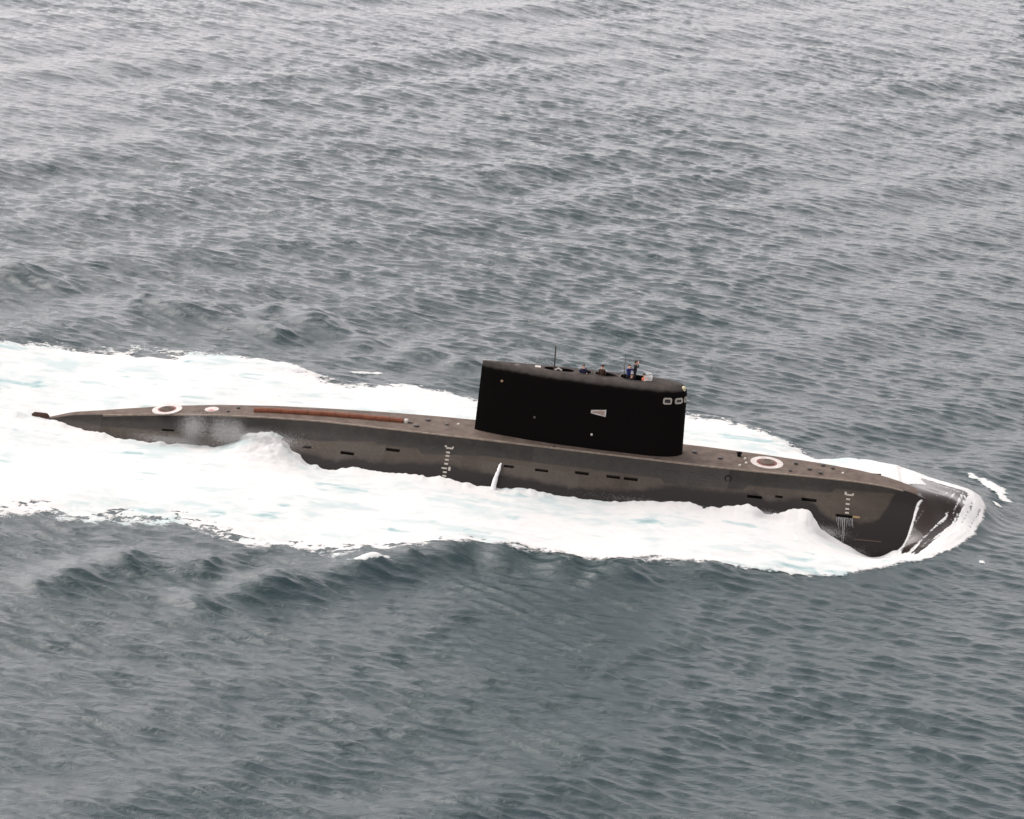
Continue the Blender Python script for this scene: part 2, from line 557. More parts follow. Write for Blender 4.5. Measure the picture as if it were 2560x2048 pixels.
def hull_material():
    m = bpy.data.materials.new('hull_coating')
    m.use_nodes = True
    n, l = m.node_tree.nodes, m.node_tree.links
    p = n['Principled BSDF']
    tc = n.new('ShaderNodeTexCoord')
    sx = n.new('ShaderNodeSeparateXYZ')
    l.new(tc.outputs['Object'], sx.inputs[0])

    def noise(scale, detail=5, vec=None):
        t = nd(n, 'ShaderNodeTexNoise', i_Scale=scale, i_Detail=float(detail), i_Roughness=.62)
        l.new(vec or tc.outputs['Object'], t.inputs['Vector'])
        return t.outputs['Fac']

    def math_(op, a, b, c=None):
        x = n.new('ShaderNodeMath')
        x.operation = op
        for i, v in enumerate((a, b, c)):
            if v is None:
                continue
            if isinstance(v, (int, float)):
                x.inputs[i].default_value = v
            else:
                l.new(v, x.inputs[i])
        return x.outputs[0]

    def ramp(f, a, b, ca, cb):
        r = n.new('ShaderNodeMapRange')
        r.clamp = True
        r.interpolation_type = 'SMOOTHSTEP'
        for i, v in enumerate((f, a, b, ca, cb)):
            if isinstance(v, (int, float)):
                r.inputs[i].default_value = v
            else:
                l.new(v, r.inputs[i])
        return r.outputs[0]

    def mix(f, a, b):
        x = n.new('ShaderNodeMix')
        x.data_type = 'RGBA'
        l.new(f, x.inputs['Factor'])
        for k, v in (('A', a), ('B', b)):
            s = [i for i in x.inputs if i.name == k and i.type == 'RGBA'][0]
            if isinstance(v, tuple):
                s.default_value = (*v, 1)
            else:
                l.new(v, s)
        return [o for o in x.outputs if o.type == 'RGBA'][0]

    big, mid, fine = noise(.35), noise(1.6), noise(9, 4)
    # vertical run-off streaks
    mp = n.new('ShaderNodeMapping')
    mp.inputs['Scale'].default_value = (3.2, .35, .35)
    l.new(tc.outputs['Object'], mp.inputs['Vector'])
    streak = noise(1.0, 5, mp.outputs[0])
    band = nd(n, 'ShaderNodeAttribute', attribute_name='band').outputs['Fac']
    wet = nd(n, 'ShaderNodeAttribute', attribute_name='wet').outputs['Fac']
    lower = mix(ramp(big, .35, .65, 0, 1), (.0273, .0216, .0155), (.0396, .0325, .0241))
    lower = mix(ramp(streak, .5, .75, 0, .55), lower, (.0258, .0198, .0152))
    lower = mix(ramp(mid, .62, .75, 0, .5), lower, (.0593, .0532, .0456))
    upper = mix(ramp(mid, .35, .7, 0, 1), (.0118, .0113, .0097), (.0187, .0168, .0137))
    upper = mix(ramp(streak, .55, .8, 0, .5), upper, (.014, .0135, .013))
    fb = ramp(math_('ADD', band, math_('MULTIPLY_ADD', fine, .16, -.08)), -.06, .06, 0, 1)
    c = mix(fb, lower, upper)
    # square tile patches, some renewed and some worn
    bk = nd(n, 'ShaderNodeTexWhiteNoise', noise_dimensions='2D')
    cx = n.new('ShaderNodeCombineXYZ')
    l.new(math_('FLOOR', math_('MULTIPLY', sx.outputs['X'], .28), 0), cx.inputs[0])
    l.new(math_('FLOOR', math_('MULTIPLY', sx.outputs['Z'], .62), 0), cx.inputs[1])
    l.new(cx.outputs[0], bk.inputs['Vector'])
    c = mix(ramp(bk.outputs['Value'], .3, .95, 0, .35), c, (.052, .046, .042))
    fw_ = ramp(math_('ADD', wet, math_('MULTIPLY_ADD', mid, .5, -.25)), -.16, .22, 1, 0)
    c = mix(fw_, c, (.0065, .0048, .0034))
    fg = ramp(fine, .35, .7, .82, 1.15)
    vm = n.new('ShaderNodeVectorMath')
    vm.operation = 'SCALE'
    l.new(c, vm.inputs[0])
    l.new(fg, vm.inputs['Scale'])
    l.new(vm.outputs[0], p.inputs['Base Color'])
    l.new(ramp(fw_, 0, 1, .75, .42), p.inputs['Roughness'])
    p.inputs['Specular IOR Level'].default_value = .22
    b = nd(n, 'ShaderNodeBump', i_Distance=.02, i_Strength=.8)
    l.new(mid, b.inputs['Height'])
    l.new(b.outputs[0], p.inputs['Normal'])
    return m


WATER, FOAM, HULL = water_material(), foam_material(), hull_material()
FROTH = mat('froth', (.50, .50, .495), .8, .2, noise=(5, (.40, .41, .41), 1))
DRIP = mat('draining_water', (.16, .16, .16), .4, .4, noise=(7, (.08, .08, .08), 1))
DECK = mat('deck_coating', (.050, .038, .030), .85, .15, noise=(1.3, (.092, .073, .060), 1), bump=(6, .01))
SAIL = mat('sail_rubber', (.0022, .0021, .002), .8, .02, noise=(.9, (.007, .005, .004), 1), bump=(2.5, .012))
SAILTOP = mat('sail_painted_top_light', (.031, .028, .0255), .85, .15, noise=(1.6, (.053, .047, .042), 1), bump=(6, .01))
# rubber greys towards the top: sky light and dust put into the colour
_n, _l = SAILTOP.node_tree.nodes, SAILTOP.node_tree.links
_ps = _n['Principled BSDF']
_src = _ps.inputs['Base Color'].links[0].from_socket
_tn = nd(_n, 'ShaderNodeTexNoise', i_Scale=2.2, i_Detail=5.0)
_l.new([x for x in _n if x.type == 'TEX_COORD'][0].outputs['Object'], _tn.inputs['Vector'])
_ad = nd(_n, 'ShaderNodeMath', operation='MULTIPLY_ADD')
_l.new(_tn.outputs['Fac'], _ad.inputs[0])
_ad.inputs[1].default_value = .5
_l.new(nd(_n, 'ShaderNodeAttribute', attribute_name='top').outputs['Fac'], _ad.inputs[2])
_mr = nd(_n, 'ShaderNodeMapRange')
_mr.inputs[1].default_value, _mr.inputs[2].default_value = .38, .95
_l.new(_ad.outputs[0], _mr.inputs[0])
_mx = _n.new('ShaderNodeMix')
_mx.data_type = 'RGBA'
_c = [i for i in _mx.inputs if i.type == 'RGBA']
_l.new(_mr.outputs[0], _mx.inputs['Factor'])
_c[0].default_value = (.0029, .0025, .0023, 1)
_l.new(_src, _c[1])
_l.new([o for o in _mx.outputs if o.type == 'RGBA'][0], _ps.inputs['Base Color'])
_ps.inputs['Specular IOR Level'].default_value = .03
EDGE = mat('deck_edge_painted_highlight', (.10, .08, .062), .8, .2, noise=(2.5, (.18, .15, .118), 1))  # tan made lighter than the deck: light caught by the chamfer, painted in
WHITE = mat('white_paint', (.36, .345, .325), .6, .3, noise=(3, (.23, .20, .18), 1))
MARK = mat('worn_mark_paint', (.27, .255, .225), .7, .3, noise=(5, (.17, .155, .13), 1))
OLDWHITE = mat('old_white_paint', (.36, .345, .31), .7, .3, noise=(7, (.25, .23, .20), 1))
REDBROWN = mat('red_lead_paint', (.13, .035, .026), .7, .3, noise=(5, (.075, .028, .022), 1))
PINK = mat('faded_red_paint', (.36, .15, .14), .7, .3)
RUST = mat('rusty_brown_paint', (.115, .038, .018), .8, .2, noise=(2.2, (.068, .025, .0135), 1), bump=(9, .01))
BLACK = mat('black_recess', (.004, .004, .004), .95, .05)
STEEL = mat('dark_steel', (.03, .027, .025), .6, .3, noise=(8, (.05, .04, .034), 1))
YELLOW = mat('ochre_paint', (.15, .10, .05), .7, .3)
LAMP = mat('lamp_glass', (.34, .31, .19), .3, .5)
GLASS = mat('window_glass', (.02, .018, .018), .12, .5)
SCREEN = bpy.data.materials.new('wind_screen_glass')
SCREEN.use_nodes = True
_p = SCREEN.node_tree.nodes['Principled BSDF']
_p.inputs['Base Color'].default_value = (.8, .82, .8, 1)
_p.inputs['Roughness'].default_value = .25
_p.inputs['Alpha'].default_value = .42

# ------------------------------------------------------------------ sea
def graded(core0, core1, steps, far):
    a = [core0]
    while a[-1] < core1:
        a.append(a[-1] + steps(a[-1]))
    lo, hi, d = [], [], steps(core0) * 1.5
    x = core0
    while x > -far:
        d = min(d * 1.35, 2500)
        x -= d
        lo.append(x)
    x, d = a[-1], steps(core1) * 1.5
    while x < far:
        d = min(d * 1.35, 2500)
        x += d
        hi.append(x)
    return np.array(lo[::-1] + a + hi)


def build_water():
    xs = graded(-88, 72, lambda v: .205, 26000)
    ys = graded(-72, 218, lambda v: .165 if v < 25 else .165 + .22 * min((v - 25) / 120, 1), 26000)
    X, Y = np.meshgrid(xs, ys, indexing='ij')
    DX, DY, Z = np.zeros_like(X), np.zeros_like(X), np.zeros_like(X)
    m = (X > -90) & (X < 74) & (Y > -74) & (Y < 221)
    x, y = X[m], Y[m]
    dx, dy, z = waves(x, y)
    f = sstep(0, 8, np.minimum(np.minimum(x + 89, 73 - x), np.minimum(y + 73, 220 - y)))
    c = calm(x, y)
    film = np.zeros_like(X)
    shp = [p[:2] for p in RIDGE[2:11]] + [p[:2] for p in STEM[::-1]]
    nb = (x > 28) & (x < 38) & (np.abs(y) < 9)
    fl = np.zeros_like(x)
    fl[nb] = np.where(inside(x[nb], y[nb], shp), sstep(.1, .8, seg_dist(x[nb], y[nb], [p[:2] for p in RIDGE])[0]), 0)
    film[m] = fl
    DX[m], DY[m] = dx * f * c, dy * f * c
    Z[m] = z * f * c
    near = m & (Y < 45)
    Z[near] += kelvin(X[near], Y[near])
    Z += base(X, Y)
    V = np.stack([X + DX, Y + DY, Z], -1).reshape(-1, 3)
    nx, ny = X.shape
    idx = np.arange(nx * ny).reshape(nx, ny)
    Q = np.stack([idx[:-1, :-1], idx[1:, :-1], idx[1:, 1:], idx[:-1, 1:]], -1).reshape(-1, 4)
    cc = np.ones_like(X)
    cc[m] = c
    me = np_mesh('sea', V, Q, WATER, True, {'calm': cc, 'film': film})
    o = link(bpy.data.objects.new('sea', me))
    return tag(o, 'grey green choppy sea with wind ripples and wake crests', None, None, 'structure')


build_water()


# ------------------------------------------------------------------ white water
def build_foam():
    step = .13
    xs, ys = np.arange(-78, 39.5, step), np.arange(-29, 19.5, step)
    X, Y = np.meshgrid(xs, ys, indexing='ij')
    x, y = X.ravel(), Y.ravel()
    d, _ = seg_dist(x, y, OUTER, True)
    s = np.where(inside(x, y, OUTER), d, -d)
    near = s > -4
    mask = np.full(x.shape, -9.0)
    xn, yn, sn = x[near], y[near], s[near]
    n1 = fbm(xn / 2.6, yn / 1.9, 11, 5, .6)
    n2 = fbm(xn / .75, yn / .36, 31, 4, .68)
    n3 = fbm(xn / 7.5, yn / 3.5, 51, 3)
    edge = np.interp(xn, [14, 22, 27, 30], [1.0, .5, .3, .12])
    mk = sn + n1 * 1.5 * edge + n3 * 1.0 * edge + n2 * np.interp(xn, [22, 30], [.55, .15]) + n2 * .5 * (yn > 5) * (xn < 24) + .22
    # lacy outskirts: broken holes within a few metres of the aft starboard edge
    lace = sstep(5.5, 0, sn) * (yn < -8) * sstep(8, -2, xn)
    hole = sstep(-.04, -.26, n2 + .3 * n1) * lace
    mk = np.where(mk > 0, mk * (1 - hole) + np.minimum(mk, .05 + .5 * n1) * hole, mk)
    # the smooth dark sheet between stem and bow wave crest stays clear but for strands
    dr, pr = seg_dist(xn, yn, RIDGE)
    ds, ps = seg_dist(xn, yn, STEM)
    hb = beam(xn)
    sheet = (xn > 29.6) & (yn > -8.2) & (yn < 5.5)
    width = np.interp(yn, [-9, -5, -2, 1, 3, 5], [1.0, .58, .44, .44, .7, 1.5])
    strand = width - dr + .12 * n1
    run = fbm(pr * .6 + 4, dr * 4.6 + .3 * n1, 71, 4, .55)
    lacey = .13 + run * 1.35 - np.maximum(dr - width - .1, 0) * .34
    stem = .17 + .1 * n2 - ds + .05 * n1
    stem = np.where(ps > len(STEM) - 1.3, -1, stem)
    inner = np.maximum(np.maximum(strand, lacey * .7), stem * 2.2)
    port = (yn > 1.2) & (xn < 33.0)
    blend = sstep(29.6, 30.6, xn + np.minimum(yn + 4, 0) * .55)
    inner = np.where(port, np.maximum(inner, 3.0 - np.maximum(xn - 30.6, 0) * 1.8 - np.maximum(2.2 - yn, 0) * 3 + n1 * 1.2), inner)
    mk = np.where(sheet, np.minimum(mk, mk * (1 - blend) + np.minimum(inner, mk) * blend), mk)
    # bare trough along the shoulder, close to the hull
    # detached breaking crests
    def patch(cx, cy, lx, ly, ang, amp):
        a = math.radians(ang)
        u = ((xn - cx) * math.cos(a) + (yn - cy) * math.sin(a)) / lx
        v = (-(xn - cx) * math.sin(a) + (yn - cy) * math.cos(a)) / ly
        return amp * (1 - np.hypot(u, v)) + n2 * .35 + n1 * .2
    mask[near] = mk
    # open-sea whitecaps outside the band are separate objects
    B = np.where(near, base(x, y), 0)
    dx, dy, wz = np.zeros_like(x), np.zeros_like(x), np.zeros_like(x)
    a, b, c = waves(xn, yn)
    cm = calm(xn, yn)
    dx[near], dy[near], wz[near] = a * cm, b * cm, c * cm + kelvin(xn, yn)
    th = np.zeros_like(x)
    calm_f = cm
    body = np.clip(mk, 0, 1.6) / 1.6
    lump = (.075 * n1 + .035 * n2 + .10 * n3 * body) * (.35 + .65 * np.clip((calm_f - .1) / .6, 0, 1))
    bodyh = .03 + body * (.13 + lump)
    bodyh *= 1 - .93 * lace
    bodyh = np.where(mk < 0, np.maximum(mk * .35, -.4), bodyh * np.clip(mk * 4, 0, 1))
    inner_sheet = sheet & (xn > 30.3) & (dr > .35)
    bodyh = np.where(inner_sheet & (mk > 0), .02 + .05 * body, bodyh)
    # wash piled against the starboard quarter
    ys_, _z = sect(xn, np.full(xn.shape, .6))
    off = np.maximum(-yn - ys_, 0)
    pile = .98 * np.exp(-np.abs((xn + 15.7) / 2.35) ** 3.2) * np.exp(-(off / 1.7) ** 2) * (yn < 0)
    pile *= 1 + .3 * n2 + .3 * n1
    # jagged contact line
    jag = (.16 * fbm(xn / .7, yn / 3, 88, 3) + .10 * fbm(xn / 2.3, yn / 3, 98, 2)) * np.exp(-(off / .9) ** 2) * (yn < 0)
    th[near] = bodyh + np.where(mk > 0, pile + np.where(xn < 27, jag, jag * .3), 0)
    V = np.stack([x + dx, y + dy, B + wz + th], -1)
    nx, ny = X.shape
    idx = np.arange(nx * ny).reshape(nx, ny)
    Q = np.stack([idx[:-1, :-1], idx[1:, :-1], idx[1:, 1:], idx[:-1, 1:]], -1).reshape(-1, 4)
    keep = mask[Q].max(1) > -.35
    # drop what lies deep inside the hull
    hb_all = beam(np.clip(x, -36.3, 36.4)) * .55
    deep = (np.abs(y) < hb_all) & (x > -30) & (x < 29)
    keep &= ~deep[Q].all(1)
    Q = Q[keep]
    used = np.unique(Q)
    remap = np.full(len(V), -1)
    remap[used] = np.arange(len(used))
    thin = np.zeros_like(x)
    cover = np.zeros_like(x)
    cover[near] = np.clip(mk / np.where(sheet & (xn > 30), .5, np.where(xn > 16, 1.0, 1.9)), 0, 1.2)
    t1 = fbm(xn / 3.2 + .4 * fbm(xn / 2, yn / 2, 5, 2), yn / 1.25, 131, 4, .6)
    tt = np.maximum(sstep(.25, .85, t1 + .25 * n3) * .8, sstep(-.15, .6, n1 * .6 + n3 * .5 + .35 * fbm(xn / 1.3, yn / .6, 171, 3)) * .38)
    tt = np.maximum(tt, sstep(.35, 0, mk) * .2)
    tt *= np.where(sheet & (xn > 30), .3, 1)
    thin[near] = tt
    me = np_mesh('wake_foam', V[used], remap[Q], FOAM, True, {'thin': thin[used], 'cover': cover[used]})
    o = link(bpy.data.objects.new('wake_foam', me))
    tag(o, 'broad white wake foam churned up all round the submarine', 'foam', None, 'stuff')


build_foam()


def whitecap(cx, cy, lx, ly, ang, label, curl=0.0, seed=3):
    """A small breaking crest lying on the sea."""
    step = .11
    n = int(2.6 * max(lx, ly) / step)
    g = (np.arange(n) - n / 2) * step
    U, Vv = np.meshgrid(g, g, indexing='ij')
    a = math.radians(ang)
    u, v = U.ravel(), Vv.ravel()
    vv = v - curl * u * u
    x, y = cx + u * math.cos(a) - v * math.sin(a), cy + u * math.sin(a) + v * math.cos(a)
    n1, n2 = fbm(x / 1.3, y / .9, seed, 4, .6), fbm(x / .5, y / .35, seed + 20, 3, .6)
    m = (1 - np.hypot(u / lx, vv / ly)) * 1.2 + n1 * .9 + n2 * .45 - .05
    dx, dy, wz = waves(x, y)
    c = calm(x, y)
    z = base(x, y) + wz * c + kelvin(x, y) + np.where(m > 0, .02 + np.minimum(m, 1) * .08, np.maximum(m * .35, -.35))
    V = np.stack([x + dx * c, y + dy * c, z], -1)
    idx = np.arange(n * n).reshape(n, n)
    Q = np.stack([idx[:-1, :-1], idx[1:, :-1], idx[1:, 1:], idx[:-1, 1:]], -1).reshape(-1, 4)
    Q = Q[m[Q].max(1) > -.3]
    used = np.unique(Q)
    remap = np.full(len(V), -1)
    remap[used] = np.arange(len(used))
    me = np_mesh('whitecap', V[used], remap[Q], FOAM, True, {'thin': sstep(.5, 0, m[used]) * .4, 'cover': np.clip(m[used] / .6, 0, 1.2)})
    o = link(bpy.data.objects.new('whitecap', me))
    return tag(o, label, 'whitecap', 'whitecaps breaking beside the wake', 'stuff')


whitecap(-5.3, -21.3, 1.5, .38, 30, 'small white breaking crest on the dark wave below the wake foam', 0, 3)
whitecap(38.2, 8.4, 2.4, .75, -62, 'white breaking crest off the far side of the bow', -.12, 5)
whitecap(37.9, 4.9, .8, .35, -70, 'faint scrap of foam just ahead of the bow wave', 0, 8)
whitecap(36.2, -6.6, .3, .35, 10, 'tiny white splash on open water near side of the bow', 0, 11)
whitecap(-11.2, 16.9, 1.5, .4, 25, 'thin white crest beyond the far edge of the wake', 0, 14)

# ------------------------------------------------------------------ submarine
sub = link(bpy.data.objects.new('submarine', None))
tag(sub, 'black diesel submarine running on the surface with a tall black sail', 'submarine')


def evaluated(o):
    dg = bpy.context.evaluated_depsgraph_get()
    me = bpy.data.meshes.new_from_object(o.evaluated_get(dg))
    return me


def boolean(o, cutters):
    me = o.data
    for c in cutters:
        md = o.modifiers.new('cut', 'BOOLEAN')
        md.operation = 'DIFFERENCE'
        md.solver = 'EXACT'
        md.object = c
    bpy.context.view_layer.update()
    new = evaluated(o)
    o.modifiers.clear()
    o.data = new
    new.name = me.name
    bpy.data.meshes.remove(me)
    for c in cutters:
        cm_ = c.data
        bpy.data.objects.remove(c)
        bpy.data.meshes.remove(cm_)


# flood openings along the starboard side: (x, t on the section, length, height)
SLOTS = [(-23.35, .31, .95, .17), (-20.78, .30, 1.0, .18), (-12.85, .385, .65, .2), (-9.82, .40, 1.02, .24), (-6.56, .27, 1.02, .24), (1.98, .31, .75, .2), (4.38, .31, .95, .22), (7.3, .28, 1.0, .24), (9.58, .28, 1.0, .24), (10.85, .28, 1.0, .24), (19.85, .33, 1.08, .24), (21.58, .29, .56, .2), (23.77, .29, 1.08, .25), (26.36, .455, 1.2, .26)]


def frame_at(x, t):
    p, n = hull_point(x, t)
    ax = (hull_point(x + .2, t)[0] - hull_point(x - .2, t)[0]).normalized()
    dn = n.cross(ax).normalized()
    if dn.z < 0:
        dn = -dn
    return p, n, ax, dn


def oriented_box(g, p, ax, dn, n, L, H, d0, d1):
    """Box spanning L along ax, H along dn, from d0 to d1 along n."""
    vs = []
    for a in (-L / 2, L / 2):
        for b in (-H / 2, H / 2):
            for c in (d0, d1):
                vs.append(p + ax * a + dn * b + n * c)
    g.add(vs, [(0, 1, 3, 2), (4, 6, 7, 5), (0, 4, 5, 1), (2, 3, 7, 6), (0, 2, 6, 4), (1, 5, 7, 3)])


def build_hull():
    xs = np.concatenate([np.linspace(-36.3, 28, 215), 28 + 8.5 * np.sin(np.linspace(0, np.pi / 2, 42))[1:]])
    ts = np.concatenate([np.linspace(0, 1, 26), np.linspace(1, 2, 11)[1:]])
    n = len(ts)
    V, F = [], []
    for x in xs:
        y, z = sect(np.full(n, x), ts)
        ring = [(x, -a, b) for a, b in zip(y, z)] + [(x, a, b) for a, b in zip(y[::-1], z[::-1])][1:]
        V += ring
    m = 2 * n - 1
    for i in range(len(xs) - 1):
        for k in range(m):
            k2 = (k + 1) % m
            F.append((i * m + k, (i + 1) * m + k, (i + 1) * m + k2, i * m + k2))
    F.append(tuple(range(m)))
    F.append(tuple((len(xs) - 1) * m + k for k in range(m))[::-1])
    me = bpy.data.meshes.new('hull')
    me.from_pydata([tuple(map(float, v)) for v in V], [], F)
    bm = bmesh.new()
    bm.from_mesh(me)
    bmesh.ops.recalc_face_normals(bm, faces=bm.faces[:])
    bm.to_mesh(me)
    bm.free()
    me.materials.append(HULL)
    o = link(bpy.data.objects.new('hull', me))
    g = Geo()
    for x, t, L, H in SLOTS:
        p, nn, ax, dn = frame_at(x, t)
        oriented_box(g, p, ax, dn, nn, L, H, -.3, .4)
    c = g.build('cutter', None)
    bm = bmesh.new()
    bm.from_mesh(c.data)
    bmesh.ops.recalc_face_normals(bm, faces=bm.faces[:])
    bm.to_mesh(c.data)
    bm.free()
    boolean(o, [c])
    me = o.data
    co = np.empty(len(me.vertices) * 3)
    me.vertices.foreach_get('co', co)
    co = co.reshape(-1, 3)
    X, Z = co[:, 0], co[:, 2]
    zb = np.interp(X, [-36, -30, -24, -18, -12, -8.0, -7.9, -4.6, -4.5, 0, 13, 13.1, 19, 19.1, 25.4, 25.5, 30, 36], [-1.2, -.2, .45, 1.1, 1.4, 1.85, 1.72, 1.80, 1.55, 1.9, 1.85, 1.6, 1.75, 2.0, 2.05, 2.3, 2.2, 1.5])
    cx, cz = [p[0] for p in CONTACT], [p[2] for p in CONTACT]
    zw = np.interp(X, cx, cz) + np.interp(X, [-33, -20, -13, 0, 12, 20, 24, 26, 27.5, 29, 31, 36], [.0, .05, .75, .8, .85, .9, 1.0, 1.3, 1.9, 2.6, 4.5, 6])
    for k, a in (('band', Z - zb), ('wet', Z - zw)):
        at = me.attributes.new(k, 'FLOAT', 'POINT')
        at.data.foreach_set('value', a.astype(np.float32))
    me.polygons.foreach_set('use_smooth', [True] * len(me.polygons))
    me.set_sharp_from_angle(angle=math.radians(32))
    o.parent = sub
    return o


hull = build_hull()
for x, t, L, H in SLOTS:
    p, nn, ax, dn = frame_at(x, t)
    g = Geo()
    oriented_box(g, p, ax, dn, nn, L + .02, H + .02, -.32, -.27)
    g.build('flood_slot', BLACK, hull)


def strip_on_deck(name, mt, x0, x1, inner, outer, lift, parent, n=160, both=True):
    g = Geo()
    xs = np.linspace(x0, x1, n)
    for sgn in ((-1, 1) if both else (-1,)):
        vs = []
        for x in xs:
            w, z = float(wdeck(x)), float(zdeck(x))
            vs += [(x, sgn * (w - inner), z + lift), (x, sgn * (w + outer * .35), z + lift * .7), (x, sgn * (w + outer), z - .13), (x, sgn * (w - inner), z - .1)]
        fs = []
        for i in range(n - 1):
            for k in range(4):
                a, b = i * 4 + k, i * 4 + (k + 1) % 4
                fs.append((a, b, b + 4, a + 4))
        fs += [(0, 1, 2, 3), (n * 4 - 4, n * 4 - 3, n * 4 - 2, n * 4 - 1)]
        g.add(vs, fs)
    return g.build(name, mt, parent)


# deck plating lies just proud of the hull top
g = Geo()
xs = np.linspace(-33, 31.6, 200)
vs, fs = [], []
for x in xs:
    w, z = float(wdeck(x)) - .07, float(zdeck(x))
    for k in range(7):
        u = -1 + k / 3
        vs.append((x, u * w, z + .025 + .03 * (1 - u * u)))
for i in range(len(xs) - 1):
    for k in range(6):
        a = i * 7 + k
        fs.append((a, a + 7, a + 8, a + 1))
g.add(vs, fs)
g.build('deck', DECK, sub, True, 60)
strip_on_deck('deck_edge_highlight_strip', EDGE, -28.5, 30.5, .075, .055, .03, sub)


def annulus(name, mt, cx, cy, r0, r1, parent, lift=.035, n=40, rings=3, z0=None, a0=0, a1=2 * math.pi):
    g = Geo()
    vs, fs = [], []
    full = abs(a1 - a0 - 2 * math.pi) < 1e-6
    m = n if full else n + 1
    for j in range(rings + 1):
        r = r0 + (r1 - r0) * j / rings
        for k in range(m):
            a = a0 + (a1 - a0) * k / n
            x, y = cx + r * math.cos(a), cy + r * math.sin(a)
            vs.append((x, y, hull_top(x, y) + lift))
    for j in range(rings):
        for k in range(n):
            k2 = (k + 1) % m
            fs.append((j * m + k, (j + 1) * m + k, (j + 1) * m + k2, j * m + k2))
    g.add(vs, fs)
    return g.build(name, mt, parent, True, 60)


def hatch(cx, cy, r, lift, flat=False):
    if flat:
        g = Geo()
        zf = hull_top(cx, cy) + lift
        sl_ = (zdeck(cx + .5) - zdeck(cx - .5))
        vs = [(cx + q * math.cos(a), cy + q * math.sin(a), zf + h + sl_ * q * math.cos(a)) for q, h in ((r * .62, -.05), (r, -.05), (r, .02), (r * .62, .02)) for a in np.linspace(0, 2 * math.pi, 41)[:-1]]
        g.add(vs, [(j * 40 + k, j * 40 + (k + 1) % 40, ((j + 1) % 4) * 40 + (k + 1) % 40, ((j + 1) % 4) * 40 + k) for j in range(4) for k in range(40)])
        rg = g.build('hatch_ring', WHITE, sub, True, 40)
    else:
        rg = annulus('hatch_ring', WHITE, cx, cy, r * .64, r, sub, lift)
    rg['label'] = 'white painted ring round a deck hatch'
    rd = annulus('hatch_surround', REDBROWN, cx, cy, r * .47, r * .63, sub, lift)
    g = Geo()
    z = hull_top(cx, cy) + .03
    g.lathe((cx, cy, z), [(r * .47, -.1), (r * .47, .08), (r * .40, .13), (r * .2, .16), (.02, .17)], 28)
    cv = g.build('hatch_cover', DECK, sub, True, 40)
    g = Geo()
    g.tube([(cx - .2, cy, z + .16), (cx - .15, cy, z + .25), (cx + .15, cy, z + .25), (cx + .2, cy, z + .16)], .025, 6)
    g.build('handle', STEEL, cv)


hatch(20.5, .12, 1.2, .062)
hatch(-23.83, 0, 1.1, .075, True)
# small white and red marker aft
mk = annulus('rescue_marker', WHITE, -20.5, 0, .02, .52, sub, .068)
mk['label'] = 'small white disc with a faded red wedge'
annulus('marker_wedge', PINK, -20.5, -.0, .05, .4, mk, .10, 16, 2, a0=math.radians(225), a1=math.radians(315))

# long rust coloured fairing on the after deck, in sections
N = 11
for i in range(N):
    x0, x1 = -17.3 + (11.05) * i / N, -17.3 + 11.05 * (i + 1) / N - .025
    vs, fs = [], []
    prof = [(-.24, 0), (-.24, .16), (-.17, .27), (0, .31), (.17, .27), (.24, .16), (.24, 0)]
    for x in (x0, x1):
        for y, z in prof:
            vs.append((x, y - .16, float(zdeck(x)) + .03 + z + .012 * (i % 2)))
    for k in range(6):
        fs.append((k, k + 1, k + 8, k + 7))
    fs += [tuple(range(7))[::-1], tuple(range(7, 14))]
    mesh_obj('fairing_section', vs, fs, RUST, sub)
g = Geo()
z = float(zdeck(-6.0)) + .03
g.lathe((-6.02, -.16, z), [(.18, 0), (.18, .18), (.12, .27), (.03, .3)], 12)
g.build('fairing_end_cap', OLDWHITE, sub, True, 40)['label'] = 'cream cap at the forward end of the rusty fairing'
g = Geo()
g.box((-5.72, -.2, z + .07), (.3, .2, .16))
g.build('cleat', STEEL, sub)


# deck fittings
def bollard(x, y, r=.13, h=.22, mt=STEEL):
    g = Geo()
    z = hull_top(x, y) + .04
    g.lathe((x, y, z - .06), [(r * 1.5, 0), (r * 1.5, .08), (r, .1), (r, h), (r * 1.35, h + .02), (r * 1.35, h + .1), (r * .6, h + .13)], 12)
    return g.build('bollard', mt, sub, True, 40)


for x, y, r, h in ((15.2, .34, .14, .1), (17.09, -.25, .13, .1), (22.6, .5, .12, .12), (23.6, -.27, .12, .1), (24.6, .9, .11, .1), (24.41, -.75, .12, .1), (25.3, .55, .1, .1), (22.2, -1.0, .09, .06), (-4.52, .67, .14, .08), (-5.2, -.75, .15, .08), (-3.06, .15, .1, .05), (-18.6, .35, .1, .08), (-19.2, -.4, .1, .06), (12.5, -1.75, .08, .06), (5.0, -1.78, .08, .05)):
    bollard(x, y, r, h)
for x, y in ((26.05, -.1), (-2.23, .44), (19.0, -.55), (18.9, .3), (18.55, -1.2)):
    bollard(x, y, .07, .06, OLDWHITE)
g = Geo()
z = float(zdeck(18.4)) + .02
g.lathe((18.45, .72, z), [(.14, 0), (.14, .2), (.2, .24), (.21, .32), (.1, .38)], 14)
g.build('deck_vent', BLACK, sub, True, 40)

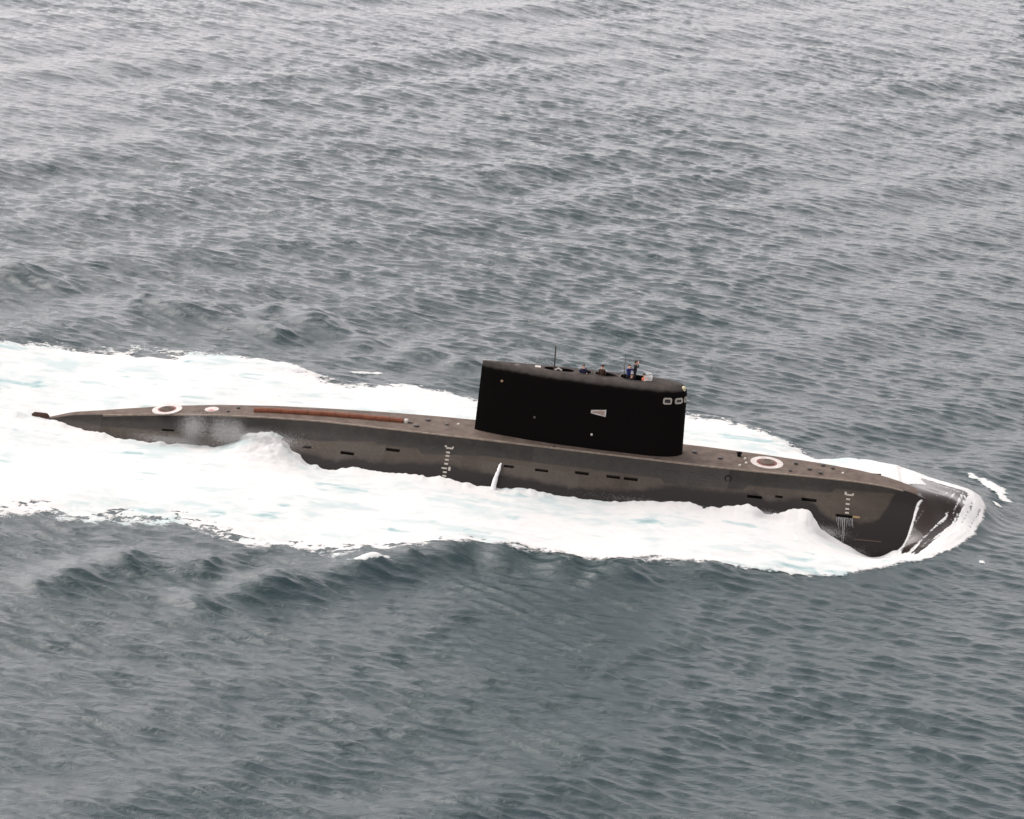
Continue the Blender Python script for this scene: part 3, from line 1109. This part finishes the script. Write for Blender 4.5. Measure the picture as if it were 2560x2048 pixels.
# bow plane housing outline and round port on the upper side
for (xa, ta, xb, tb) in ((12.86, .08, 16.94, .08), (12.9, .165, 16.96, .165), (12.86, .08, 12.9, .165), (16.94, .08, 16.96, .165)):
    g = Geo()
    m_ = 14
    pts = [hull_point(xa + (xb - xa) * i / m_, ta + (tb - ta) * i / m_, .004)[0] for i in range(m_ + 1)]
    g.tube(pts, .018, 6)
    g.build('plane_housing_seam', STEEL, hull)
p, nn, ax, dn = frame_at(17.81, .11)
g = Geo()
vs = []
for r, d in ((.25, -.05), (.25, .03), (.2, .03), (.18, -.02)):
    for k in range(20):
        a = 2 * math.pi * k / 20
        vs.append(p + ax * (r * math.cos(a)) + dn * (r * math.sin(a)) + nn * d)
fs = [(j * 20 + k, j * 20 + (k + 1) % 20, (j + 1) * 20 + (k + 1) % 20, (j + 1) * 20 + k) for j in range(3) for k in range(20)]
fs.append(tuple(60 + k for k in range(20)))
g.add(vs, fs)
g.build('round_port', BLACK, hull)


# draft marks: small white strokes down the side
def stroke(x, t, L, H, mt=MARK, name='draft_mark', ang=0.0):
    p, nn, ax, dn = frame_at(x, t)
    a2 = ax * math.cos(ang) + dn * math.sin(ang)
    d2 = dn * math.cos(ang) - ax * math.sin(ang)
    g = Geo()
    oriented_box(g, p, a2, d2, nn, L, H, -.05, .012)
    return g.build(name, mt, hull)


for x, ts in ((26.52, (.222, .29, .36, .41)), (-2.57, (.21, .262, .32, .38, .49, .54))):
    for t in ts:
        stroke(x + .03, t, .28, .13)
for x, t in ((26.55, .15), (-2.57, .135)):
    stroke(x - .2, t - .01, .15, .26)
    stroke(x + .1, t + .008, .5, .12)
    stroke(x + .33, t - .008, .12, .16)
stroke(-2.25, .44, .16, .3)
stroke(-2.62, .44, .4, .12)
stroke(27.25, .45, .5, .16, YELLOW, 'load_mark')
stroke(28.2, .735, 2.0, .05, mat('wet_ochre_paint', (.045, .026, .012), .5), 'waterline_mark')

# upper rudder tip breaking the surface right aft
g = Geo()
vs = []
for z, c0, c1, w in ((-1.4, -34.2, -32.4, .12), (-.12, -34.0, -32.65, .11), (.06, -33.8, -32.8, .06)):
    for k in range(12):
        a = 2 * math.pi * k / 12
        vs.append(((c0 + c1) / 2 + (c1 - c0) / 2 * math.cos(a), w * 1.2 * math.sin(a), z))
fs = [(j * 12 + k, j * 12 + (k + 1) % 12, (j + 1) * 12 + (k + 1) % 12, (j + 1) * 12 + k) for j in range(2) for k in range(12)]
fs += [tuple(range(12))[::-1], tuple(24 + k for k in range(12))]
g.add(vs, fs)
g.build('rudder', mat('dull_brown_paint', (.045, .024, .018), .8, .2), sub, True, 40)

# ------------------------------------------------------------------ sail
XA, XF, ZTOP = -.98, 14.32, 8.27


def sail_half(x):
    u = (np.asarray(x, float) - XA) / (XF - XA)
    u = np.clip(u, 0, 1)
    aft = np.interp(u, [0, .02, .06, .14, .25, .4, .6, .8], [.10, .24, .42, .68, .95, 1.18, 1.28, 1.28])
    nose = np.clip((u - .80) / .20, 0, 1)
    return aft * np.sqrt(np.maximum(1 - nose ** 2.6, .0))


def build_sail():
    us = np.concatenate([[0, .008], np.linspace(.02, .80, 44), .80 + .20 * np.sin(np.linspace(0, np.pi / 2, 22))[1:]])
    xs0 = XA + (XF - XA) * us
    n = len(xs0)
    levels = [(-.25, 0, 0), (.25, 0, 0)]
    zb = 2.75
    R = .72
    rings = []
    zl = list(np.linspace(zb, ZTOP - R, 9)) + [ZTOP - R + R * math.sin(a) for a in np.linspace(0, math.pi / 2, 9)[1:]]
    ins = [0] * 9 + [R * (1 - math.cos(a)) for a in np.linspace(0, math.pi / 2, 9)[1:]]
    V, F = [], []
    for z, d in zip(zl, ins):
        xa = XA + .13 * (z - 2.9) / 5.3 + min(d * .06, .5)
        xf = XF - .20 * (z - 2.9) / 5.3 - d * .75
        foot = .10 * max(0, 1 - (z - zb) / .9) ** 2
        h = sail_half(xs0)
        hh = h * np.maximum(h - d * np.minimum(1, h / 1.0) * .86, .02) / np.maximum(h, .02) + foot * np.minimum(1, h * 3)
        hh[-1] = 0.02
        x = xa + (xf - xa) * us
        V += [(a, -b, z) for a, b in zip(x, hh)] + [(a, b, z) for a, b in zip(x[::-1], hh[::-1])]
    m = 2 * n
    L = len(zl)
    for j in range(L - 1):
        for k in range(m):
            k2 = (k + 1) % m
            F.append((j * m + k, j * m + k2, (j + 1) * m + k2, (j + 1) * m + k))
    for base_ in (0, (L - 1) * m):
        for k in range(n - 1):
            q = (base_ + k, base_ + k + 1, base_ + m - 2 - k, base_ + m - 1 - k)
            F.append(q if base_ else q[::-1])
    o = mesh_obj('sail', V, F, SAIL, None)
    bm = bmesh.new()
    bm.from_mesh(o.data)
    bmesh.ops.remove_doubles(bm, verts=bm.verts[:], dist=.002)
    bmesh.ops.recalc_face_normals(bm, faces=bm.faces[:])
    bm.to_mesh(o.data)
    bm.free()
    return o


def prism(cx, cy, lx, ly, z0, z1, power=2.0, n=28, taper=0.0):
    g = Geo()
    vs = []
    for z in (z0, z1):
        for k in range(n):
            a = 2 * math.pi * k / n
            c, s_ = math.cos(a), math.sin(a)
            x = math.copysign(abs(c) ** (2 / power), c) * lx
            y = math.copysign(abs(s_) ** (2 / power), s_) * ly * (1 - taper * max(x / lx, 0))
            vs.append((cx + x, cy + y, z))
    g.add(vs, [(k, (k + 1) % n, n + (k + 1) % n, n + k) for k in range(n)] + [tuple(range(n))[::-1], tuple(n + k for k in range(n))])
    return g


# openings in the sail top: (centre x, y, half length, half width, floor z)
OPEN = [(4.75, -.02, 1.08, .34, 7.4, 3.0, 0), (6.63, 0, .46, .44, 7.02, 2.2, 0), (8.17, 0, .82, .46, 7.0, 2.2, .5), (10.32, .02, 1.12, .62, 7.0, 2.6, .1)]
sail = build_sail()
cuts = []
for cx, cy, lx, ly, fz, pw, tp in OPEN:
    cuts.append(prism(cx, cy, lx, ly, fz, 9.2, pw, 30, tp).build('cutter', None))
boolean(sail, cuts)
sail.data.materials.clear()
sail.data.materials.append(SAIL)
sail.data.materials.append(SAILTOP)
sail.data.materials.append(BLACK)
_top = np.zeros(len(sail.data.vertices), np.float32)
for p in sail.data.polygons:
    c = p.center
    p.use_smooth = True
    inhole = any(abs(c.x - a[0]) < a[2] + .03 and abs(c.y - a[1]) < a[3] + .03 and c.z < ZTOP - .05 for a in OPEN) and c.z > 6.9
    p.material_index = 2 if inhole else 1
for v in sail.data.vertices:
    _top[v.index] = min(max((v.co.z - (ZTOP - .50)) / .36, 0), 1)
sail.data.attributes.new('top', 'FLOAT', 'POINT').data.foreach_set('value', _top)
sail.data.set_sharp_from_angle(angle=math.radians(40))
sail.parent = sub


def sail_y(x, z):
    """Starboard face of the sail at (x, z) below the rounded shoulder."""
    xa, xf = XA + .13 * (z - 2.9) / 5.3, XF - .20 * (z - 2.9) / 5.3
    u = (x - xa) / (xf - xa)
    d = 0 if z < ZTOP - .72 else .72 * (1 - math.sqrt(max(1 - ((z - ZTOP + .72) / .72) ** 2, 0)))
    return -float(sail_half(XA + u * (XF - XA))) + d * .86


def sail_frame(x, z):
    p = Vector((x, sail_y(x, z), z))
    ax = Vector((x + .03, sail_y(x + .03, z), z)) - Vector((x - .03, sail_y(x - .03, z), z))
    ax.normalize()
    n = ax.cross(Vector((0, 0, 1))).normalized()
    if n.y > 0 and n.x <= 0:
        n = -n
    return p, ax, Vector((0, 0, 1)), n


def framed_panel(p, ax, upv, n, quad, bw, frame_mat, fill_mat, names, parent, proud=.03):
    """quad: four (a, b) corners in the panel plane; a raised border of width bw round a set-back fill."""
    c = np.mean(quad, 0)
    inner = [(q[0] + (c[0] - q[0]) * bw / max(abs(c[0] - q[0]), bw * 1.3), q[1] + (c[1] - q[1]) * bw / max(abs(c[1] - q[1]), bw * 1.3)) for q in quad]

    def P(q, d):
        return p + ax * q[0] + upv * q[1] + n * d
    g = Geo()
    vs = [P(q, -.06) for q in quad] + [P(q, proud) for q in quad] + [P(q, proud) for q in inner] + [P(q, -.03) for q in inner]
    fs = []
    for j in range(3):
        for k in range(4):
            fs.append((j * 4 + k, j * 4 + (k + 1) % 4, j * 4 + 4 + (k + 1) % 4, j * 4 + 4 + k))
    g.add(vs, fs)
    g.build(names[0], frame_mat, parent)
    g = Geo()
    g.add([P(q, proud * .35) for q in inner] + [P(q, -.04) for q in inner], [(0, 1, 2, 3), (4, 7, 6, 5)])
    g.build(names[1], fill_mat, parent)


def octo(w, h, c):
    return [(-w + c, -h), (w - c, -h), (w, -h + c), (w, h - c), (w - c, h), (-w + c, h), (-w, h - c), (-w, -h + c)]


def window(x, z, w, h):
    p, ax, upv, n = sail_frame(x, z)
    outer, inner = octo(w / 2, h / 2, .09), octo(w / 2 - .11, h / 2 - .11, .03)

    def P(q, d):
        return p + ax * q[0] + upv * q[1] + n * d
    g = Geo()
    vs = [P(q, d) for ring, d in ((outer, -.1), (outer, .035), (inner, .035), (inner, -.06)) for q in ring]
    g.add(vs, [(j * 8 + k, j * 8 + (k + 1) % 8, j * 8 + 8 + (k + 1) % 8, j * 8 + 8 + k) for j in range(3) for k in range(8)])
    g.build('window_frame', MARK, sail)
    g = Geo()
    g.add([P(q, .012) for q in inner], [tuple(range(8))])
    g.build('window_pane', GLASS, sail)


window(12.82, 7.22, .64, .50)
window(13.62, 7.22, .62, .44)
window(14.07, 7.22, .34, .44)
p, ax, upv, n = sail_frame(7.96, 5.78)
framed_panel(p, ax, upv, n, [(-.55, -.12), (.55, -.27), (.55, .27), (-.55, .12)], .09, WHITE, mat('dull_red_paint', (.19, .135, .11), .7), ('emblem_frame', 'emblem_field'), sail)


def lamp(name, x, z, r, mt):
    p, ax, upv, n = sail_frame(x, z)
    g = Geo()
    vs = []
    for rr, d in ((r, -.04), (r, .05), (r * .6, .1), (r * .1, .12)):
        for k in range(10):
            a = 2 * math.pi * k / 10
            vs.append(p + ax * (rr * math.cos(a)) + upv * (rr * math.sin(a)) + n * d)
    g.add(vs, [(j * 10 + k, j * 10 + (k + 1) % 10, j * 10 + 10 + (k + 1) % 10, j * 10 + 10 + k) for j in range(3) for k in range(10)] + [tuple(30 + k for k in range(10))])
    return g.build(name, mt, sail, True, 40)


lamp('deck_light', 7.64, 4.02, .09, OLDWHITE)
lamp('side_light', .74, 7.05, .10, mat('dim_lamp_glass', (.16, .10, .05), .5))
lamp('hull_fitting', 3.37, 4.72, .10, STEEL)
g = Geo()
g.lathe((13.86, -.30, 7.93), [(.13, -.12), (.16, 0), (.16, .16), (.1, .24), (.03, .26)], 12)
g.build('navigation_light', LAMP, sail, True, 40)['label'] = 'pale yellow lamp at the forward top of the sail'
g = Geo()
g.lathe((10.4, -.98, 8.0), [(.1, -.1), (.1, .04), (.06, .1), (.02, .12)], 10)
g.build('stern_light', LAMP, sail, True, 40)

# masts
g = Geo()
g.tube([(4.4, .0, 7.45), (4.38, .0, 8.6), (4.33, .0, 10.05)], [.075, .06, .05], 8)
g.build('mast', STEEL, sail, True, 40)['label'] = 'dark pole mast rising from the long slot'
g = Geo()
g.tube([(9.46, .45, 8.1), (9.44, .45, 8.9), (9.41, .45, 9.95)], [.03, .02, .015], 6)
g.build('whip_antenna', STEEL, sail, True, 40)
g = Geo()
g.tube([(4.45, -.06, 8.2), (4.7, -.04, 8.34), (4.95, -.02, 8.2)], .07, 8)
g.build('mast_head', OLDWHITE, sail, True, 40)['label'] = 'cream head of a lowered mast in the slot'
g = Geo()
g.lathe((4.43, -.5, 8.13), [(.17, -.1), (.17, .05), (.12, .12), (.02, .14)], 12)
g.build('mast_cover', REDBROWN, sail, True, 40)
g = Geo()
g.lathe((2.55, -.45, 8.1), [(.14, -.1), (.14, .06), (.1, .1), (.02, .11)], 12)
g.build('mast_cover', REDBROWN, sail, True, 40)
g = Geo()
g.box((3.2, .02, 8.27), (.42, .36, .05))
g.build('pale_plate', OLDWHITE, sail)
g = Geo()
g.lathe((1.7, -.1, 8.24), [(.2, -.1), (.2, .03), (.1, .05), (.02, .05)], 12)
g.build('mast_cover', STEEL, sail, True, 40)
# cockpit coaming and wind screen
for cx, cy, lx, ly, fz, pw, tp in OPEN[1:]:
    g = Geo()
    vs, n_ = [], 32
    for sc_, z in ((1.0, -.02), (1.0, .05), (.94, .05), (.94, -.02)):
        for k in range(n_):
            a = 2 * math.pi * k / n_
            c, s_ = math.cos(a), math.sin(a)
            x = math.copysign(abs(c) ** (2 / pw), c) * (lx + .05) * sc_
            y = math.copysign(abs(s_) ** (2 / pw), s_) * (ly + .05) * sc_ * (1 - tp * max(x / lx, 0))
            vs.append((cx + x, cy + y, ZTOP + z))
    g.add(vs, [(j * n_ + k, j * n_ + (k + 1) % n_, ((j + 1) % 4) * n_ + (k + 1) % n_, ((j + 1) % 4) * n_ + k) for j in range(4) for k in range(n_)])
    g.build('hatch_coaming', STEEL, sail)
g = Geo()
vs = []
for k in range(13):
    a = math.radians(-62 + 124 * k / 12)
    for rr, z in ((1.0, 0), (.97, .50)):
        vs.append((10.42 + 1.12 * math.cos(a) * rr, .02 + .66 * math.sin(a) * rr, ZTOP + z))
g.add(vs, [(2 * k, 2 * k + 2, 2 * k + 3, 2 * k + 1) for k in range(12)])
g.build('wind_screen', SCREEN, sail, True, 60)
g = Geo()
g.tube([(10.42 + 1.09 * math.cos(math.radians(-62 + 124 * k / 12)), .02 + .64 * math.sin(math.radians(-62 + 124 * k / 12)), ZTOP + .5) for k in range(13)], .022, 6)
g.build('wind_screen_rim', STEEL, sail, True, 60)
g = Geo()
g.box((10.25, .36, 7.375), (.5, .3, .76))
g.build('bridge_step', STEEL, sail)

# ------------------------------------------------------------------ crew on the sail
SKIN = mat('skin', (.50, .27, .20), .6, .3)
HAIR = mat('dark_hair', (.02, .014, .01), .8, .2)
TROUSER = mat('black_trousers', (.012, .012, .014), .85, .2)
BOOT = mat('black_boots', (.006, .006, .006), .5, .4)
EYE = mat('eyes', (.03, .02, .015), .3, .5)
LIPS = mat('lips', (.34, .12, .10), .6, .3)


def person(loc, facing, height, jacket, pose, label, cap=None, hair=HAIR):
    """One continuous skinned body. facing: degrees about Z (0 looks along +X). pose: 'rest', 'binoculars', 'rail', 'point'."""
    V, R, E, Kd = [], [], [], []

    def v(p, r, k):
        V.append(p)
        R.append(r)
        Kd.append(k)
        return len(V) - 1

    def e(a, b):
        E.append((a, b))
    pel = v((0, 0, .95), (.155, .115), 'T')
    sp = v((0, 0, 1.12), (.15, .11), 'J')
    ch = v((.0, 0, 1.32), (.175, .125), 'J')
    nk0 = v((.0, 0, 1.46), (.075, .07), 'J')
    nk1 = v((.015, 0, 1.53), (.056, .058), 'S')
    hd = v((.03, 0, 1.62), (.078, .098), 'S')
    hd2 = v((.03, 0, 1.70), (.070, .088), 'S')
    for a, b in ((pel, sp), (sp, ch), (ch, nk0), (nk0, nk1), (nk1, hd), (hd, hd2)):
        e(a, b)
    for s in (-1, 1):
        hip = v((0, .1 * s, .86), (.10, .10), 'T')
        kn = v((.02, .11 * s, .48), (.066, .068), 'T')
        an = v((-.01, .11 * s, .09), (.045, .047), 'B')
        toe = v((.15, .13 * s, .035), (.045, .035), 'B')
        e(pel, hip); e(hip, kn); e(kn, an); e(an, toe)
        sh = v((0, .19 * s, 1.40), (.068, .068), 'J')
        e(ch, sh)
        if pose == 'binoculars':
            el, wr = (.16, .30 * s, 1.33), (.17, .09 * s, 1.60)
        elif pose == 'rail':
            el, wr = (.05, .27 * s, 1.14), (.29, .22 * s, 1.13)
        elif pose == 'point' and s < 0:
            el, wr = (.22, .26 * s, 1.30), (.42, .16 * s, 1.44)
        else:
            el, wr = (-.04, .26 * s, 1.13), (.08, .25 * s, .90)
        d = (Vector(wr) - Vector(el)).normalized()
        ie = v(el, (.052, .052), 'J')
        iw = v(wr, (.034, .03), 'S')
        e(sh, ie); e(ie, iw)
        side = Vector((0, 0, 1)) if abs(d.z) < .8 else Vector((1, 0, 0))
        ac = d.cross(side).normalized()
        fwd = d
        palm = Vector(wr) + fwd * .07
        ip = v(tuple(palm), (.04, .018), 'S')
        e(iw, ip)
        for k, (o_, ln) in enumerate(((-.03, .065), (-.01, .078), (.01, .072), (.03, .055))):
            b0 = palm + ac * o_ + fwd * .02
            b1 = b0 + fwd * ln * .55 - side * .012
            b2 = b1 + fwd * ln * .35 - side * .03
            i0, i1, i2 = (v(tuple(q), (.0095, .0095), 'S') for q in (b0, b1, b2))
            e(ip, i0); e(i0, i1); e(i1, i2)
        t0 = Vector(wr) + fwd * .03 + ac * (.035 * s)
        t1 = t0 + (fwd * .6 + ac * s).normalized() * .045
        i0, i1 = v(tuple(t0), (.012, .012), 'S'), v(tuple(t1), (.010, .010), 'S')
        e(ip, i0); e(i0, i1)
    me = bpy.data.meshes.new('person')
    me.from_pydata(V, E, [])
    o = link(bpy.data.objects.new('person', me))
    md = o.modifiers.new('skin', 'SKIN')
    md.use_smooth_shade = True
    sv = me.skin_vertices[0].data
    for i, r in enumerate(R):
        sv[i].radius = r
        sv[i].use_root = (i == 0)
    ss = o.modifiers.new('sub', 'SUBSURF')
    ss.levels = ss.render_levels = 1
    bpy.context.view_layer.update()
    new = evaluated(o)
    o.modifiers.clear()
    o.data = new
    bpy.data.meshes.remove(me)
    mats = {'S': SKIN, 'J': jacket, 'T': TROUSER, 'B': BOOT}
    keys = list(mats)
    new.materials.clear()
    for k in keys:
        new.materials.append(mats[k])
    VA = np.array(V)
    ends = [(VA[a], VA[b], Kd[b] if Kd[b] != 'J' or Kd[a] == 'J' else 'J') for a, b in E]
    for p in new.polygons:
        c = np.array(p.center)
        best, bk = 9, 'J'
        for a, b, k in ends:
            ab = b - a
            t = min(max(float((c - a) @ ab / (ab @ ab)), 0), 1)
            d = float(np.linalg.norm(c - a - t * ab))
            if d < best:
                best, bk = d, k
                if k == 'S' and a[2] < 1.47 and t < .75 and b[2] != 1.53 and np.linalg.norm(ab) > .12:
                    bk = 'J'
        p.material_index = keys.index(bk)
        p.use_smooth = True
    f = height / 1.79
    o.scale = (f, f, f)
    o.location = loc
    o.rotation_euler = (0, 0, math.radians(facing))
    # head pieces
    g = Geo()
    prof = [(.098 * math.cos(a), .10 * math.sin(a)) for a in np.linspace(.1, 1.5, 6)]
    if cap:
        g.lathe((.02, 0, 1.70), [(.10, -.01), (.106, .03), (.125, .075), (.11, .10), (.02, .11)], 16)
        g.box((.125, 0, 1.70), (.07, .13, .012))
        g.build('cap', cap, o, True, 50)
    else:
        g.lathe((.018, 0, 1.68), [(r * 1.0, z) for r, z in prof], 16)
        g.lathe((-.035, 0, 1.62), [(.05, -.05), (.085, 0), (.09, .07), (.06, .11)], 12)
        g.build('hair', hair, o, True, 50)
    g = Geo()
    g.tube([(.112, 0, 1.66), (.135, 0, 1.625), (.118, 0, 1.612)], [.009, .016, .012], 6)
    g.build('nose', SKIN, o, True, 50)
    for s in (-1, 1):
        g = Geo()
        g.lathe((.108, .033 * s, 1.65), [(.004, -.011), (.013, -.004), (.013, .004), (.004, .011)], 8)
        g.build('eye', EYE, o, True, 50)
        g = Geo()
        g.tube([(.02, .098 * s, 1.60), (.01, .107 * s, 1.63), (.012, .10 * s, 1.665)], [.010, .016, .010], 6)
        g.build('ear', SKIN, o, True, 50)
    g = Geo()
    g.box((.112, 0, 1.585), (.012, .045, .012))
    g.build('mouth', LIPS, o)
    tag(o, label, 'person', 'crew standing on top of the sail')
    if pose == 'binoculars':
        b = link(bpy.data.objects.new('binoculars', None))
        g = Geo()
        for s in (-1, 1):
            g.tube([(.13, .033 * s, 1.65), (.19, .036 * s, 1.65), (.25, .042 * s, 1.65)], [.02, .026, .032], 8)
        g.box((.18, 0, 1.65), (.06, .06, .02))
        g.build('binocular_body', STEEL, b, True, 50)
        b.location, b.rotation_euler, b.scale = o.location, o.rotation_euler, o.scale
        tag(b, 'dark binoculars held to the eyes by ' + ('the crewman in blue' if 'blue' in label else 'the standing man in black'), 'binoculars')
    return o


NAVY = mat('navy_jacket', (.012, .014, .035), .85, .2)
CHAR = mat('black_jacket', (.008, .007, .008), .85, .2)
BLUE = mat('blue_jacket', (.010, .015, .085), .8, .2)
BROWNJ = mat('dark_brown_jacket', (.035, .018, .012), .85, .2)
ORANGE = mat('orange_vest', (.34, .09, .04), .8, .2)
person((6.5, .02, 7.12), -75, 1.76, NAVY, 'rail', 'bareheaded man in navy jacket alone in the aft small hatch')
person((7.86, .05, 7.2), -100, 1.78, BROWNJ, 'rest', 'man in dark clothes alone in the middle pointed hatch', cap=HAIR)
person((9.78, .2, 7.47), -60, 1.74, BLUE, 'binoculars', 'man in bright blue jacket raising binoculars at rear of the bridge cockpit')
person((10.22, .34, 7.76), 20, 1.76, CHAR, 'binoculars', 'tall man in black standing highest above the bridge cockpit')
person((10.05, -.28, 6.98), -80, 1.70, CHAR, 'rest', 'man with only head and shoulders showing at near side of cockpit')
person((10.92, -.05, 7.0), -40, 1.76, ORANGE, 'point', 'man in orange vest low in the forward end of cockpit')

# ------------------------------------------------------------------ running water and spray
def ragged_tube(name, pts, rad, label, mt=None, n=10, seed=1, kind='stuff', cat='water'):
    r = random.Random(seed)
    g = Geo()
    P, Rr = [], []
    m = 14
    pts = [Vector(p) for p in pts]
    for i in range(m + 1):
        u = i / m * (len(pts) - 1)
        k = min(int(u), len(pts) - 2)
        t = u - k
        a = pts[k].lerp(pts[k + 1], t)
        P.append(a + Vector((r.uniform(-1, 1), r.uniform(-1, 1), 0)) * .025)
        ra = rad[k] + (rad[k + 1] - rad[k]) * t
        Rr.append(ra * r.uniform(.82, 1.15))
    g.tube(P, Rr, n)
    o = g.build(name, mt or FROTH, None, True, 80)
    return tag(o, label, cat, None, kind)


a0, n0 = hull_point(1.42, .27)
ragged_tube('water_jet', [a0 - n0 * .1, (1.36, -3.35, 1.56), (1.26, -3.85, 1.12), (1.14, -4.35, .50), (1.05, -4.75, -.2)], [.07, .10, .15, .21, .28], 'white jet of water pouring from the side below the sail')
# water falling from the bow opening
g = Geo()
r = random.Random(4)
for i in range(11):
    x = 25.85 + 1.1 * i / 10
    long_ = i in (4, 5)
    L = r.uniform(.09, .17) if not long_ else r.uniform(.40, .47)
    pts = [hull_point(x + r.uniform(-.02, .02) + .02 * k, .475 + L * k / 6, .03)[0] for k in range(7)]
    g.tube(pts, [.034 * (1 - .1 * k) * (1.0 if not long_ else 1.1) * r.uniform(.6, 1.25) for k in range(7)], 6)
tag(g.build('water_trickle', DRIP, None, True, 80), 'thin white water draining from the slot low on the bow', 'water', None, 'stuff')


def spray(name, centres, count, label, size=(.018, .05), seed=5):
    """Loose droplets: tiny drops scattered round the given plume centres (x, y, z, sx, sy, sz, weight)."""
    r = np.random.default_rng(seed)
    w = np.array([c[6] for c in centres], float)
    pick = r.choice(len(centres), count, p=w / w.sum())
    C_ = np.array([c[:3] for c in centres])[pick]
    Sg = np.array([c[3:6] for c in centres])[pick]
    P = C_ + r.normal(size=(count, 3)) * Sg
    rad = r.uniform(size[0], size[1], count)
    octa = np.array([(1, 1, 1), (1, -1, -1), (-1, 1, -1), (-1, -1, 1)], float)
    tri = np.array([(0, 1, 2), (0, 3, 1), (0, 2, 3), (1, 3, 2)])
    V = (P[:, None] + octa[None] * rad[:, None, None]).reshape(-1, 3)
    F = (np.arange(count)[:, None, None] * 4 + tri[None]).reshape(-1, 3)
    me = np_mesh(name, V, F, FROTH, False)
    return tag(link(bpy.data.objects.new(name, me)), label, 'spray', None, 'stuff')


spray('spray', [(-15.8, -3.2, 1.3, 1.2, .35, .3, 2.4), (-17.8, -2.9, .9, 1.0, .35, .3, 1.6), (-21.3, -2.5, 1.25, .5, .3, .55, 1.5), (-19.2, -2.6, 1.35, .5, .3, .55, 1.2), (-18.2, -2.6, 1.35, .35, .3, .5, .8), (-22.5, -2.8, .2, 1.6, .3, .2, 1.2)], 85000, 'fine white spray drifting over the starboard quarter near the stern', (.003, .0075))
spray('spray', [(24.9, -4.9, .1, .8, .3, .2, 2), (20.5, -4.4, .75, 1.2, .25, .12, 1.2), (26.8, -5.4, -.9, .8, .4, .12, .6), (14, -4.3, .55, 3, .25, .1, 1)], 14000, 'fine white spray thrown up where the bow wave meets the hull', (.003, .0075), 9)
